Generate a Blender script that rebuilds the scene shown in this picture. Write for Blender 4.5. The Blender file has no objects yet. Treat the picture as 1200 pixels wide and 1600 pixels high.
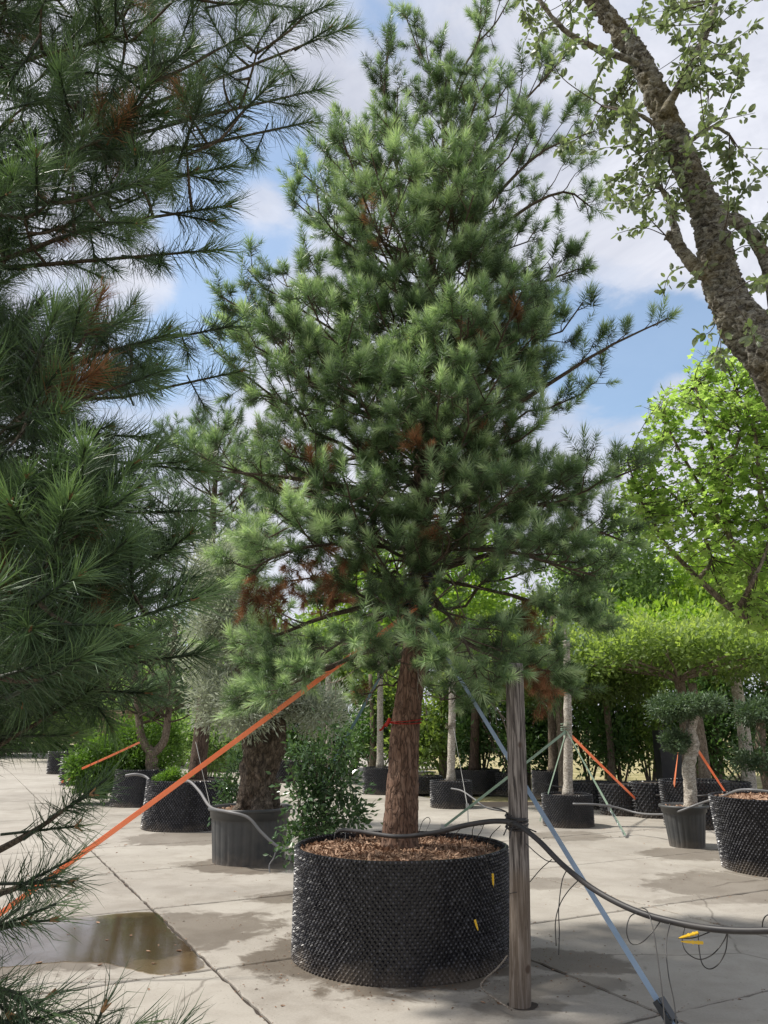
import bpy, math, random
import numpy as np
from mathutils import Vector, noise as mn
rng = np.random.default_rng(7)
random.seed(7)
S = bpy.context.scene
COL = S.collection

# ------------------------------------------------------------------ camera
CAM_H, FPX, PITCH = 1.55, 1200.0, math.radians(15.7)
cam_data = bpy.data.cameras.new('camera'); cam = bpy.data.objects.new('camera', cam_data); COL.objects.link(cam)
cam.location = (0, 0, CAM_H); cam.rotation_euler = (math.pi/2 + PITCH, 0, 0)
cam_data.sensor_fit = 'VERTICAL'; cam_data.sensor_height = 36; cam_data.sensor_width = 27; cam_data.lens = 27
cam_data.clip_start = 0.05; cam_data.clip_end = 1500
S.camera = cam

def P(x, y, Y):
    """point of the place seen at pixel (x, y) of the photograph at forward distance Y"""
    u = (x-600)/FPX; v = (800-y)/FPX
    d = np.array([u, math.cos(PITCH)-v*math.sin(PITCH), math.sin(PITCH)+v*math.cos(PITCH)])
    return d*(Y/d[1]) + np.array([0, 0, CAM_H])
def G(x, y, h=0.0):
    u = (x-600)/FPX; v = (800-y)/FPX
    d = np.array([u, math.cos(PITCH)-v*math.sin(PITCH), math.sin(PITCH)+v*math.cos(PITCH)])
    return d*((h-CAM_H)/d[2]) + np.array([0, 0, CAM_H])

# ------------------------------------------------------------------ sky and sun
SUN_EL, SUN_AZ = math.radians(58), math.radians(-80)      # azimuth from +Y, negative = to the left
to_sun = Vector((math.sin(SUN_AZ)*math.cos(SUN_EL), math.cos(SUN_AZ)*math.cos(SUN_EL), math.sin(SUN_EL)))
sl = bpy.data.lights.new('sun', 'SUN'); sl.energy = 4.4; sl.angle = math.radians(3.5); sl.color = (1.0, .95, .87)
sun = bpy.data.objects.new('sun', sl); COL.objects.link(sun)
sun.rotation_euler = (-to_sun).to_track_quat('-Z', 'Y').to_euler(); sun.location = (-20, 20, 40)
S.view_settings.view_transform = 'Standard'; S.view_settings.look = 'None'
S.view_settings.exposure = 0.46; S.view_settings.gamma = 1; S.view_settings.use_curve_mapping = False
S.cycles.max_bounces = 6; S.cycles.transparent_max_bounces = 12; S.cycles.transmission_bounces = 4

class NT:
    """small helper to write node trees"""
    def __init__(s, nt): s.nt = nt
    def n(s, t, **kw):
        nd = s.nt.nodes.new(t)
        ins = kw.pop('ins', {})
        for k, v in kw.items(): setattr(nd, k, v)
        for k, v in ins.items(): s.set(nd, k, v)
        return nd
    def set(s, nd, k, v):
        inp = nd.inputs[k]
        if isinstance(v, bpy.types.NodeSocket): s.nt.links.new(v, inp)
        elif isinstance(v, bpy.types.Node): s.nt.links.new(v.outputs[0], inp)
        else: inp.default_value = v
    def math(s, op, a, b=0.0, c=0.0, clamp=False):
        nd = s.n('ShaderNodeMath', operation=op, use_clamp=clamp)
        s.set(nd, 0, a); s.set(nd, 1, b); s.set(nd, 2, c)
        return nd.outputs[0]
    def ramp(s, fac, stops, interp='LINEAR'):
        nd = s.n('ShaderNodeValToRGB'); s.set(nd, 'Fac', fac); cr = nd.color_ramp; cr.interpolation = interp
        while len(cr.elements) < len(stops): cr.elements.new(.5)
        for e, (p, c) in zip(cr.elements, stops):
            e.position = p; e.color = (c, c, c, 1) if isinstance(c, (int, float)) else (*c, 1)
        return nd.outputs[0]
    def mix(s, fac, a, b, blend='MIX'):
        nd = s.n('ShaderNodeMix', data_type='RGBA', blend_type=blend)
        s.set(nd, 0, fac)
        for i, v in ((6, a), (7, b)):
            s.set(nd, i, (*v, 1) if isinstance(v, tuple) and len(v) == 3 else v)
        return nd.outputs[2]
    def noise(s, vec, scale, detail=4, rough=.55, dist=0.0):
        nd = s.n('ShaderNodeTexNoise'); s.set(nd, 'Vector', vec)
        nd.inputs['Scale'].default_value = scale; nd.inputs['Detail'].default_value = detail
        nd.inputs['Roughness'].default_value = rough; nd.inputs['Distortion'].default_value = dist
        return nd.outputs[0]

W = bpy.data.worlds.new('World'); S.world = W; W.use_nodes = True
W.node_tree.nodes.clear(); w = NT(W.node_tree)
geo = w.n('ShaderNodeTexCoord').outputs['Generated']
sky = w.n('ShaderNodeTexSky', sky_type='NISHITA', sun_disc=False, sun_elevation=SUN_EL, sun_rotation=SUN_AZ,
          air_density=1.0, dust_density=1.5, ozone_density=1.5)
mp = w.n('ShaderNodeMapping', ins={'Vector': geo}); mp.inputs['Scale'].default_value = (1, 1, 1.7); mp.inputs['Location'].default_value = (.35, .1, .2)
n1 = w.noise(mp.outputs[0], 2.3, 9, .58, .35)
n2 = w.noise(mp.outputs[0], 6.5, 8, .66, .5)
cov = w.math('ADD', w.math('MULTIPLY', n1, .66), w.math('MULTIPLY', n2, .34))
cov = w.math('ADD', cov, .145)
# gaps of blue between the clouds
def sky_gap(cov, x, y, rad, amount):
    u = (x-600)/FPX; v = (800-y)/FPX
    d = Vector((u, math.cos(PITCH)-v*math.sin(PITCH), math.sin(PITCH)+v*math.cos(PITCH))).normalized()
    vm = w.n('ShaderNodeVectorMath', operation='DISTANCE'); w.set(vm, 0, geo); vm.inputs[1].default_value = d
    f = w.n('ShaderNodeMapRange', interpolation_type='SMOOTHSTEP'); w.set(f, 'Value', vm.outputs['Value'])
    f.inputs['From Min'].default_value = 0; f.inputs['From Max'].default_value = rad
    f.inputs['To Min'].default_value = amount; f.inputs['To Max'].default_value = 0
    return w.math('SUBTRACT', cov, f.outputs[0])
for g in ((960, 540, .17, .34), (800, 520, .13, .25), (1080, 500, .09, .22), (430, 240, .15, .30), (330, 380, .17, .27), (230, 620, .2, .2), (585, 20, .09, .22), (300, 520, .12, .2),
          (1100, 330, .22, -.2), (520, 120, .16, -.14), (1050, 610, .06, -.14), (395, 315, .07, -.26), (240, 450, .09, -.22), (760, 840, .3, -.1)):
    cov = sky_gap(cov, *g)
mask = w.ramp(cov, ((.42, 0.12), (.56, .8), (.66, 1)), 'EASE')
shade = w.ramp(w.noise(mp.outputs[0], 4.2, 9, .62, .5), ((.35, (4.1, 4.35, 5.15)), (.62, (6.3, 6.45, 7.1))))
blue = w.mix(1.0, sky.outputs[0], (1.55, 1.62, 1.52), 'MULTIPLY')
skyc = w.mix(mask, blue, shade)
bg = w.n('ShaderNodeBackground', ins={'Color': skyc, 'Strength': .10})
wo = w.n('ShaderNodeOutputWorld', ins={'Surface': bg})

# ------------------------------------------------------------------ materials
def material(name):
    m = bpy.data.materials.new(name); m.use_nodes = True; m.node_tree.nodes.clear(); return m, NT(m.node_tree)
def out(t, sh, disp=None):
    t.n('ShaderNodeOutputMaterial', ins={'Surface': sh})
def principled(t, **kw):
    nd = t.n('ShaderNodeBsdfPrincipled')
    for k, v in kw.items():
        k = k.replace('_', ' ')
        if isinstance(v, tuple) and len(v) == 3: v = (*v, 1)
        t.set(nd, k, v)
    return nd
def bump(t, h, strength, dist=.01):
    return t.n('ShaderNodeBump', ins={'Height': h, 'Strength': strength, 'Distance': dist}).outputs[0]

def leaf_mat(name, dark, mid, light, trans=.35, rough=.5, tcol=None, back=None):
    m, t = material(name)
    a = t.n('ShaderNodeAttribute', attribute_name='tint').outputs['Fac']
    oi = t.n('ShaderNodeObjectInfo').outputs['Random']
    pos = t.n('ShaderNodeNewGeometry')
    f = t.math('ADD', a, t.math('MULTIPLY', t.math('SUBTRACT', oi, .5), .12))
    f = t.math('ADD', f, t.math('MULTIPLY', t.math('SUBTRACT', t.noise(pos.outputs['Position'], 1.3, 2), .5), .35))
    c = t.ramp(f, ((0, dark), (.5, mid), (1, light)))
    if back: c = t.mix(pos.outputs['Backfacing'], c, back)
    p = principled(t, Base_Color=c, Roughness=rough); p.inputs['Specular IOR Level'].default_value = .4
    tr = t.n('ShaderNodeBsdfTranslucent', ins={'Color': t.mix(1, c, tcol or (1.4, 1.5, .8), 'MULTIPLY')})
    mx = t.n('ShaderNodeMixShader', ins={0: trans, 1: p, 2: tr})
    out(t, mx); return m
M = {}
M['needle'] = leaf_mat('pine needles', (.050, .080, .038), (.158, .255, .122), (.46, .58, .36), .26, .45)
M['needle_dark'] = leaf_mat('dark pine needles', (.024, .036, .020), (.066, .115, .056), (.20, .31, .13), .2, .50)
M['needle_far'] = leaf_mat('far pine needles', (.05, .09, .05), (.12, .19, .11), (.22, .32, .19), .25, .5)
M['needle_dead'] = leaf_mat('dead pine needles', (.12, .058, .028), (.29, .145, .07), (.46, .27, .15), .25, .8, (1.2, 1, .7))
M['oak'] = leaf_mat('cork oak leaves', (.085, .115, .055), (.165, .215, .10), (.28, .34, .19), .36, .42, (1.3, 1.5, .7), (.19, .22, .15))
M['plane'] = leaf_mat('maple leaves', (.15, .24, .06), (.28, .40, .11), (.46, .56, .21), .66, .45, (1.3, 1.4, .85))
M['lime'] = leaf_mat('light green leaves', (.08, .16, .03), (.20, .33, .06), (.40, .52, .12), .5, .5, (1.5, 1.5, .6))
M['roof'] = leaf_mat('flat crown leaves', (.085, .13, .045), (.19, .275, .095), (.36, .455, .18), .55, .5, (1.5, 1.5, .6))
M['soft'] = leaf_mat('far tree leaves', (.10, .16, .06), (.20, .29, .12), (.36, .46, .22), .5, .55)
M['laurel'] = leaf_mat('laurel leaves', (.035, .07, .026), (.10, .185, .062), (.21, .34, .11), .35, .30)
M['olive'] = leaf_mat('olive leaves', (.24, .27, .19), (.42, .46, .35), (.64, .67, .55), .35, .5, (1.1, 1.15, .9), (.36, .39, .33))
M['box'] = leaf_mat('boxwood leaves', (.05, .11, .02), (.12, .22, .035), (.26, .40, .07), .35, .4)
M['cloudolive'] = leaf_mat('clipped olive leaves', (.04, .07, .035), (.09, .14, .075), (.17, .24, .13), .25, .45)
M['camellia'] = leaf_mat('camellia leaves', (.035, .07, .03), (.075, .135, .06), (.16, .24, .11), .25, .18)

def bark_mat(name, c1, c2, c3, scale=(9, 9, 2.2), strength=.9, hue=None):
    m, t = material(name)
    tc = t.n('ShaderNodeTexCoord').outputs['Object']
    mp = t.n('ShaderNodeMapping', ins={'Vector': tc}); mp.inputs['Scale'].default_value = scale
    a = t.noise(mp.outputs[0], 3, 8, .65, .6); b = t.noise(mp.outputs[0], 11, 6, .6, .3)
    v = t.n('ShaderNodeTexVoronoi', feature='DISTANCE_TO_EDGE'); t.set(v, 'Vector', t.mix(.25, mp.outputs[0], t.n('ShaderNodeTexNoise', ins={'Vector': mp.outputs[0], 'Scale': 4.0}).outputs[1]))
    v.inputs['Scale'].default_value = 5
    crack = t.ramp(v.outputs[0], ((0, 0), (.12, 1)))
    c = t.ramp(a, ((.3, c1), (.5, c2), (.68, c3)))
    c = t.mix(t.math('MULTIPLY', t.math('SUBTRACT', 1, crack), .65), c, tuple(x*.35 for x in c1))
    if hue:
        c = t.mix(t.ramp(t.noise(tc, 2.2, 5), ((.52, 0), (.66, hue[0]))), c, hue[1])
    h = t.math('ADD', t.math('MULTIPLY', crack, .6), t.math('MULTIPLY', b, .6))
    p = principled(t, Base_Color=c, Roughness=.85, Normal=bump(t, h, strength, .012))
    p.inputs['Specular IOR Level'].default_value = .25
    out(t, p); return m
M['pine_bark'] = bark_mat('pine bark', (.085, .05, .036), (.19, .115, .08), (.29, .195, .145))
M['pine_bark_dark'] = bark_mat('dark pine bark', (.045, .03, .022), (.10, .068, .05), (.17, .12, .09))
M['twig'] = bark_mat('pine twigs', (.045, .036, .026), (.09, .07, .05), (.15, .12, .09), (20, 20, 20), .4)
M['dead_twig'] = bark_mat('bare dead twigs', (.16, .13, .1), (.26, .22, .18), (.36, .32, .27), (20, 20, 20), .4)
def cork_mat():
    m, t = material('cork oak bark')
    tc = t.n('ShaderNodeTexCoord').outputs['Object']
    mp = t.n('ShaderNodeMapping', ins={'Vector': tc}); mp.inputs['Scale'].default_value = (9, 9, 20); mp.inputs['Rotation'].default_value = (0, .45, 0)
    a = t.noise(mp.outputs[0], 1.6, 9, .68, 1.5); b = t.noise(mp.outputs[0], 6, 6, .7, 1.0); g = t.noise(tc, 2.6, 5, .6, .5)
    h = t.math('ADD', t.math('MULTIPLY', a, .7), t.math('MULTIPLY', b, .5))
    c = t.ramp(h, ((.48, (.022, .018, .014)), (.56, (.13, .115, .09)), (.64, (.30, .285, .24)), (.74, (.48, .47, .41))))
    c = t.mix(t.ramp(g, ((.50, 0), (.66, .6))), c, (.19, .145, .045)); c = t.mix(t.ramp(t.noise(tc, 5, 4), ((.55, 0), (.7, .5))), c, (.13, .15, .10))
    p = principled(t, Base_Color=c, Roughness=.92, Normal=bump(t, h, 1.0, .03)); out(t, p); return m
M['cork'] = cork_mat()
M['pale_bark'] = bark_mat('pale smooth bark', (.24, .205, .16), (.44, .40, .34), (.60, .56, .49), (5, 5, 9), .5)
M['grey_bark'] = bark_mat('grey brown bark', (.11, .085, .06), (.20, .16, .12), (.31, .26, .2), (8, 8, 4), .6)
M['olive_bark'] = bark_mat('gnarled olive bark', (.032, .026, .020), (.095, .073, .053), (.21, .17, .13), (6, 6, 3), .8)

def wood_post():
    m, t = material('weathered post wood')
    tc = t.n('ShaderNodeTexCoord').outputs['Object']
    mp = t.n('ShaderNodeMapping', ins={'Vector': tc}); mp.inputs['Scale'].default_value = (22, 22, 1.2)
    a = t.noise(mp.outputs[0], 3, 8, .62, .8); b = t.noise(tc, 2.0, 4)
    z = t.n('ShaderNodeSeparateXYZ', ins={0: tc}).outputs[2]
    c = t.ramp(a, ((.36, (.022, .018, .016)), (.47, (.115, .098, .088)), (.62, (.30, .27, .245))))
    c = t.mix(t.math('MULTIPLY', t.ramp(t.math('ADD', z, t.math('MULTIPLY', b, .6)), ((.9, 1), (1.0, 0))), .55), c, (.17, .125, .085))
    kn = t.n('ShaderNodeTexVoronoi', ins={'Vector': tc}); kn.inputs['Scale'].default_value = 5.5
    c = t.mix(t.ramp(kn.outputs[0], ((.10, .85), (.16, 0))), c, (.06, .035, .022))
    p = principled(t, Base_Color=c, Roughness=.85, Normal=bump(t, a, .8, .01)); out(t, p); return m
M['post'] = wood_post()

def plastic(name, col, rough, bumpy=.0, dust=0.0):
    m, t = material(name)
    tc = t.n('ShaderNodeTexCoord').outputs['Object']
    n_ = t.noise(tc, 6, 6, .6)
    c = t.mix(t.math('MULTIPLY', t.ramp(n_, ((.4, 0), (.7, 1))), dust), col, (.20, .18, .155))
    at = t.n('ShaderNodeAttribute', attribute_name='tint').outputs['Fac']
    if 'pot plastic' in name: c = t.mix(t.ramp(at, ((.72, 0), (1, 1))), c, (.095, .095, .105) if 'cellular' in name else (.05, .05, .055))  # pale cone tips: skylight glints painted into the plastic colour
    zz_ = t.n('ShaderNodeSeparateXYZ', ins={0: tc}).outputs[2]
    if 'pot plastic' in name or 'tub' in name: c = t.mix(t.math('MULTIPLY', t.ramp(t.math('ADD', zz_, t.math('MULTIPLY', t.noise(tc, 5, 5, .65), .35)), ((.17, .65), (.30, 0))), t.ramp(n_, ((.3, .3), (.6, 1)))), c, (.19, .155, .12)); c = t.mix(t.ramp(t.noise(tc, 2.2, 6, .7, .4), ((.55, 0), (.75, .08))), c, (.24, .21, .18))
    r = t.math('ADD', rough, t.math('MULTIPLY', t.math('SUBTRACT', n_, .5), .25))
    kw = dict(Base_Color=c, Roughness=r)
    if bumpy: kw['Normal'] = bump(t, t.noise(tc, 60, 3), bumpy, .004)
    out(t, principled(t, **kw)); return m
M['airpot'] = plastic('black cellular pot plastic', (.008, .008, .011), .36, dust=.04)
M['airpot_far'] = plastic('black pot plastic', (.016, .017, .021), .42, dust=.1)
M['tub'] = plastic('grey nursery tub plastic', (.045, .048, .050), .5, .1, .18)
M['hose'] = plastic('black hose', (.014, .013, .015), .55, dust=.12)
M['hose_grey'] = plastic('grey dusty hose', (.15, .15, .155), .5, dust=.3)
M['tube'] = plastic('thin drip tube', (.02, .018, .017), .4)
M['yellow'] = plastic('yellow peg plastic', (.75, .47, .02), .4)
M['steel'] = plastic('galvanised steel', (.42, .43, .44), .35)
M['steel'].node_tree.nodes['Principled BSDF'].inputs['Metallic'].default_value = .8
M['black_iron'] = plastic('dark ratchet steel', (.03, .035, .04), .4)
M['foam'] = plastic('purple grey padding', (.09, .085, .13), .8, .3)
def web(name, col, fade):
    m, t = material(name)
    tc = t.n('ShaderNodeTexCoord').outputs['Object']
    n_ = t.noise(tc, 3, 5); wv = t.n('ShaderNodeTexWave', ins={'Vector': tc}); wv.inputs['Scale'].default_value = 60
    c = t.mix(t.ramp(n_, ((.35, 0), (.7, .6))), col, fade)
    p = principled(t, Base_Color=c, Roughness=.75, Normal=bump(t, wv.outputs[0], .3, .002))
    tr = t.n('ShaderNodeBsdfTranslucent', ins={'Color': c})
    out(t, t.n('ShaderNodeMixShader', ins={0: .4, 1: p, 2: tr})); return m
M['orange'] = web('orange webbing', (.97, .36, .16), (.97, .50, .30))
M['blue'] = web('pale blue webbing', (.36, .48, .62), (.58, .68, .80))
M['teal'] = web('dark teal webbing', (.02, .055, .065), (.035, .08, .095))
M['mint'] = web('pale green webbing', (.30, .42, .32), (.45, .52, .43))
M['white'] = web('off white webbing', (.5, .5, .48), (.62, .62, .6))
M['red'] = web('red webbing', (.50, .03, .02), (.42, .06, .045))

def mulch_mat():
    m, t = material('bark mulch')
    tc = t.n('ShaderNodeTexCoord').outputs['Object']
    a = t.n('ShaderNodeAttribute', attribute_name='tint').outputs['Fac']
    f = t.math('ADD', a, t.math('MULTIPLY', t.noise(tc, 30, 4), .3))
    c = t.ramp(f, ((.0, (.045, .026, .016)), (.5, (.19, .105, .06)), (1.1, (.42, .28, .19))))
    out(t, principled(t, Base_Color=c, Roughness=.9, Normal=bump(t, t.noise(tc, 90, 3), .6, .006))); return m
M['mulch'] = mulch_mat()
def flat_mat(name, col, rough=.8, metal=0):
    m, t = material(name); tc = t.n('ShaderNodeTexCoord').outputs['Object']
    c = t.mix(t.math('MULTIPLY', t.noise(tc, 8, 5), .5), col, tuple(min(1, x*1.7) for x in col))
    out(t, principled(t, Base_Color=c, Roughness=rough, Metallic=metal)); return m
M['soil'] = flat_mat('dark soil', (.03, .022, .016), .95)
M['pallet'] = flat_mat('pallet wood', (.28, .20, .13), .85)
M['bud'] = flat_mat('pine buds', (.22, .125, .055), .8)

# stains: x, y, half-length, half-width, angle, strength
STAINS = []
def stain(px, py, a, b, ang=0, s=1.0):
    g = G(px, py); STAINS.append((g[0], g[1], a, b, math.radians(ang), s))
POT_C = np.array([.12, 6.17]); POT_R = .775; POT_H = .72
STAINS.append((POT_C[0]-.05, POT_C[1]-.03, 1.0, .98, 0, 1.0))
stain(455, 1500, .38, .35, 0, 1.0); stain(880, 1500, .55, .3, -20, .95); stain(860, 1540, .5, .22, 10, .6)
stain(388, 1352, .78, .62, 0, .95); stain(470, 1400, .55, .3, 20, .9); stain(290, 1310, .95, .8, 0, .7); stain(335, 1350, .6, .3, 0, .4)
stain(855, 1380, .45, .32, 20, .55); stain(1080, 1334, .7, .55, 0, .75); stain(1150, 1402, .9, .25, 15, .5)
stain(890, 1306, .6, .6, 0, .6); stain(812, 1572, .3, .22, 0, .6); stain(110, 1474, 1.75, .80, 27, .9); stain(330, 1440, .4, .2, 60, .5)
stain(1040, 1450, 1.1, .35, 10, .22); stain(650, 1250, 2.5, .6, 0, .25); stain(1175, 1385, 1.1, .9, 0, .7)

def concrete():
    m, t = material('worn concrete slabs')
    pos = t.n('ShaderNodeNewGeometry').outputs['Position']
    oi = t.n('ShaderNodeObjectInfo').outputs['Random']
    flat = t.n('ShaderNodeMapping', ins={'Vector': pos}); flat.inputs['Scale'].default_value = (1, 1, 0)
    pv = flat.outputs[0]
    big = t.noise(pv, .55, 5, .6, .4); mid = t.noise(pv, 3.2, 7, .62, .5); fine = t.noise(pv, 60, 4, .7); grit = t.noise(pv, 260, 2, .6)
    c = t.ramp(big, ((.32, (.225, .205, .178)), (.5, (.305, .281, .246)), (.68, (.37, .345, .305))))
    c = t.mix(t.ramp(mid, ((.36, .45), (.55, 0))), c, (.18, .155, .128))
    c = t.mix(t.ramp(fine, ((.3, .35), (.5, 0), (.7, .28))), c, t.ramp(fine, ((.45, (.2, .18, .15)), (.55, (.40, .36, .30)))))
    c = t.mix(t.ramp(grit, ((.28, .5), (.40, 0))), c, (.12, .10, .08))
    c = t.mix(t.math('MULTIPLY', oi, .35), c, (.36, .335, .29))
    st = t.mix(t.ramp(t.noise(pv, 9, 6, .7, 1.2), ((.60, 0), (.72, .35))), c, (.17, .15, .12)); c = st
    vc = t.n('ShaderNodeTexVoronoi', feature='DISTANCE_TO_EDGE'); t.set(vc, 'Vector', t.mix(.12, pv, t.n('ShaderNodeTexNoise', ins={'Vector': pv, 'Scale': 2.2, 'Detail': 6.0}).outputs[1])); vc.inputs['Scale'].default_value = .32
    ck = t.math('MULTIPLY', t.ramp(vc.outputs[0], ((.0, 1), (.0035, 0))), t.ramp(big, ((.5, 0), (.56, 1))))
    c = t.mix(t.math('MULTIPLY', ck, .6), c, (.07, .055, .04))
    lc = t.n('ShaderNodeTexVoronoi', ins={'Vector': pv}); lc.inputs['Scale'].default_value = 26
    c = t.mix(t.math('MULTIPLY', t.ramp(lc.outputs[0], ((.10, 1), (.20, 0))), t.ramp(t.noise(pv, 3.7, 4), ((.50, 0), (.62, .5)))), c, (.13, .11, .085))
    nz = t.math('MULTIPLY', t.math('SUBTRACT', t.noise(pv, 4.5, 6, .65, .6), .5), 1.1)
    wet = None
    for (x, y, a, b, an, s) in STAINS:
        mpn = t.n('ShaderNodeMapping', vector_type='TEXTURE', ins={'Vector': pv})
        mpn.inputs['Location'].default_value = (x, y, 0); mpn.inputs['Rotation'].default_value = (0, 0, an); mpn.inputs['Scale'].default_value = (a, b, 1)
        ln = t.n('ShaderNodeVectorMath', operation='LENGTH', ins={0: mpn.outputs[0]}).outputs['Value']
        k = t.ramp(t.math('ADD', ln, nz), ((.86, s), (1.02, 0)))
        wet = k if wet is None else t.math('MAXIMUM', wet, k)
    c = t.mix(t.math('MULTIPLY', wet, .9), c, t.mix(1, c, (.37, .33, .29), 'MULTIPLY'))
    r = t.math('SUBTRACT', .85, t.math('MULTIPLY', wet, .22))
    h = t.math('ADD', t.math('MULTIPLY', fine, .5), t.math('MULTIPLY', mid, 1.2))
    p = principled(t, Base_Color=c, Roughness=r, Normal=bump(t, h, .35, .006)); p.inputs['Specular IOR Level'].default_value = .3
    out(t, p); return m
M['concrete'] = concrete()
def ground_mat():
    m, t = material('dry grass and earth')
    pos = t.n('ShaderNodeNewGeometry').outputs['Position']
    c = t.ramp(t.noise(pos, 1.2, 8, .65), ((.35, (.16, .15, .05)), (.5, (.30, .26, .12)), (.66, (.42, .36, .22))))
    out(t, principled(t, Base_Color=c, Roughness=.95, Normal=bump(t, t.noise(pos, 20, 4), .8, .05))); return m
M['ground'] = ground_mat()
def water_mat():
    m, t = material('shallow rain water')
    pos = t.n('ShaderNodeNewGeometry').outputs['Position']
    nb = bump(t, t.noise(pos, 22, 4), .12, .003)
    g = t.n('ShaderNodeBsdfGlossy', ins={'Color': (1, 1, 1, 1), 'Roughness': .09, 'Normal': nb})
    tr = t.n('ShaderNodeBsdfTransparent', ins={'Color': (.60, .53, .41, 1)})
    fr = t.n('ShaderNodeFresnel', ins={'IOR': 1.45, 'Normal': nb}).outputs[0]
    out(t, t.n('ShaderNodeMixShader', ins={0: t.math('MULTIPLY', t.math('ADD', fr, .02), t.ramp(t.noise(pos, 1.6, 5, .6), ((.35, .8), (.6, 1.25)))), 1: tr, 2: g})); return m
M['water'] = water_mat()

# ------------------------------------------------------------------ geometry helpers
def finish(name, me, mat, parent, kind):
    o = bpy.data.objects.new(name, me); COL.objects.link(o)
    if mat is not None: me.materials.append(mat)
    if parent is not None: o.parent = parent
    if kind: o['kind'] = kind
    return o
def make_mesh(name, V, faces, tint=None, smooth=False):
    me = bpy.data.meshes.new(name)
    V = np.ascontiguousarray(V, dtype=np.float32)
    me.vertices.add(len(V)); me.vertices.foreach_set('co', V.ravel())
    faces = [np.asarray(f, dtype=np.int32) for f in faces if len(f)]
    idx = np.concatenate([f.ravel() for f in faces]); tot = np.concatenate([np.full(len(f), f.shape[1], np.int32) for f in faces])
    start = np.concatenate(([0], np.cumsum(tot)[:-1])).astype(np.int32)
    me.loops.add(len(idx)); me.loops.foreach_set('vertex_index', idx)
    me.polygons.add(len(tot)); me.polygons.foreach_set('loop_start', start)
    me.update(calc_edges=True)
    if smooth: me.polygons.foreach_set('use_smooth', np.ones(len(tot), bool))
    else: me.polygons.foreach_set('use_smooth', np.zeros(len(tot), bool))
    if tint is not None:
        at = me.attributes.new('tint', 'FLOAT', 'POINT'); at.data.foreach_set('value', np.ascontiguousarray(tint, dtype=np.float32))
    return me
def mk(name, V, faces, mat, parent=None, tint=None, smooth=False, kind=None):
    """the part's mesh is given in the world; it is moved into the frame of its parent"""
    if parent is not None: V = np.asarray(V) - np.array(parent.location)
    return finish(name, make_mesh(name, V, faces, tint, smooth), mat, parent, kind)

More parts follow.
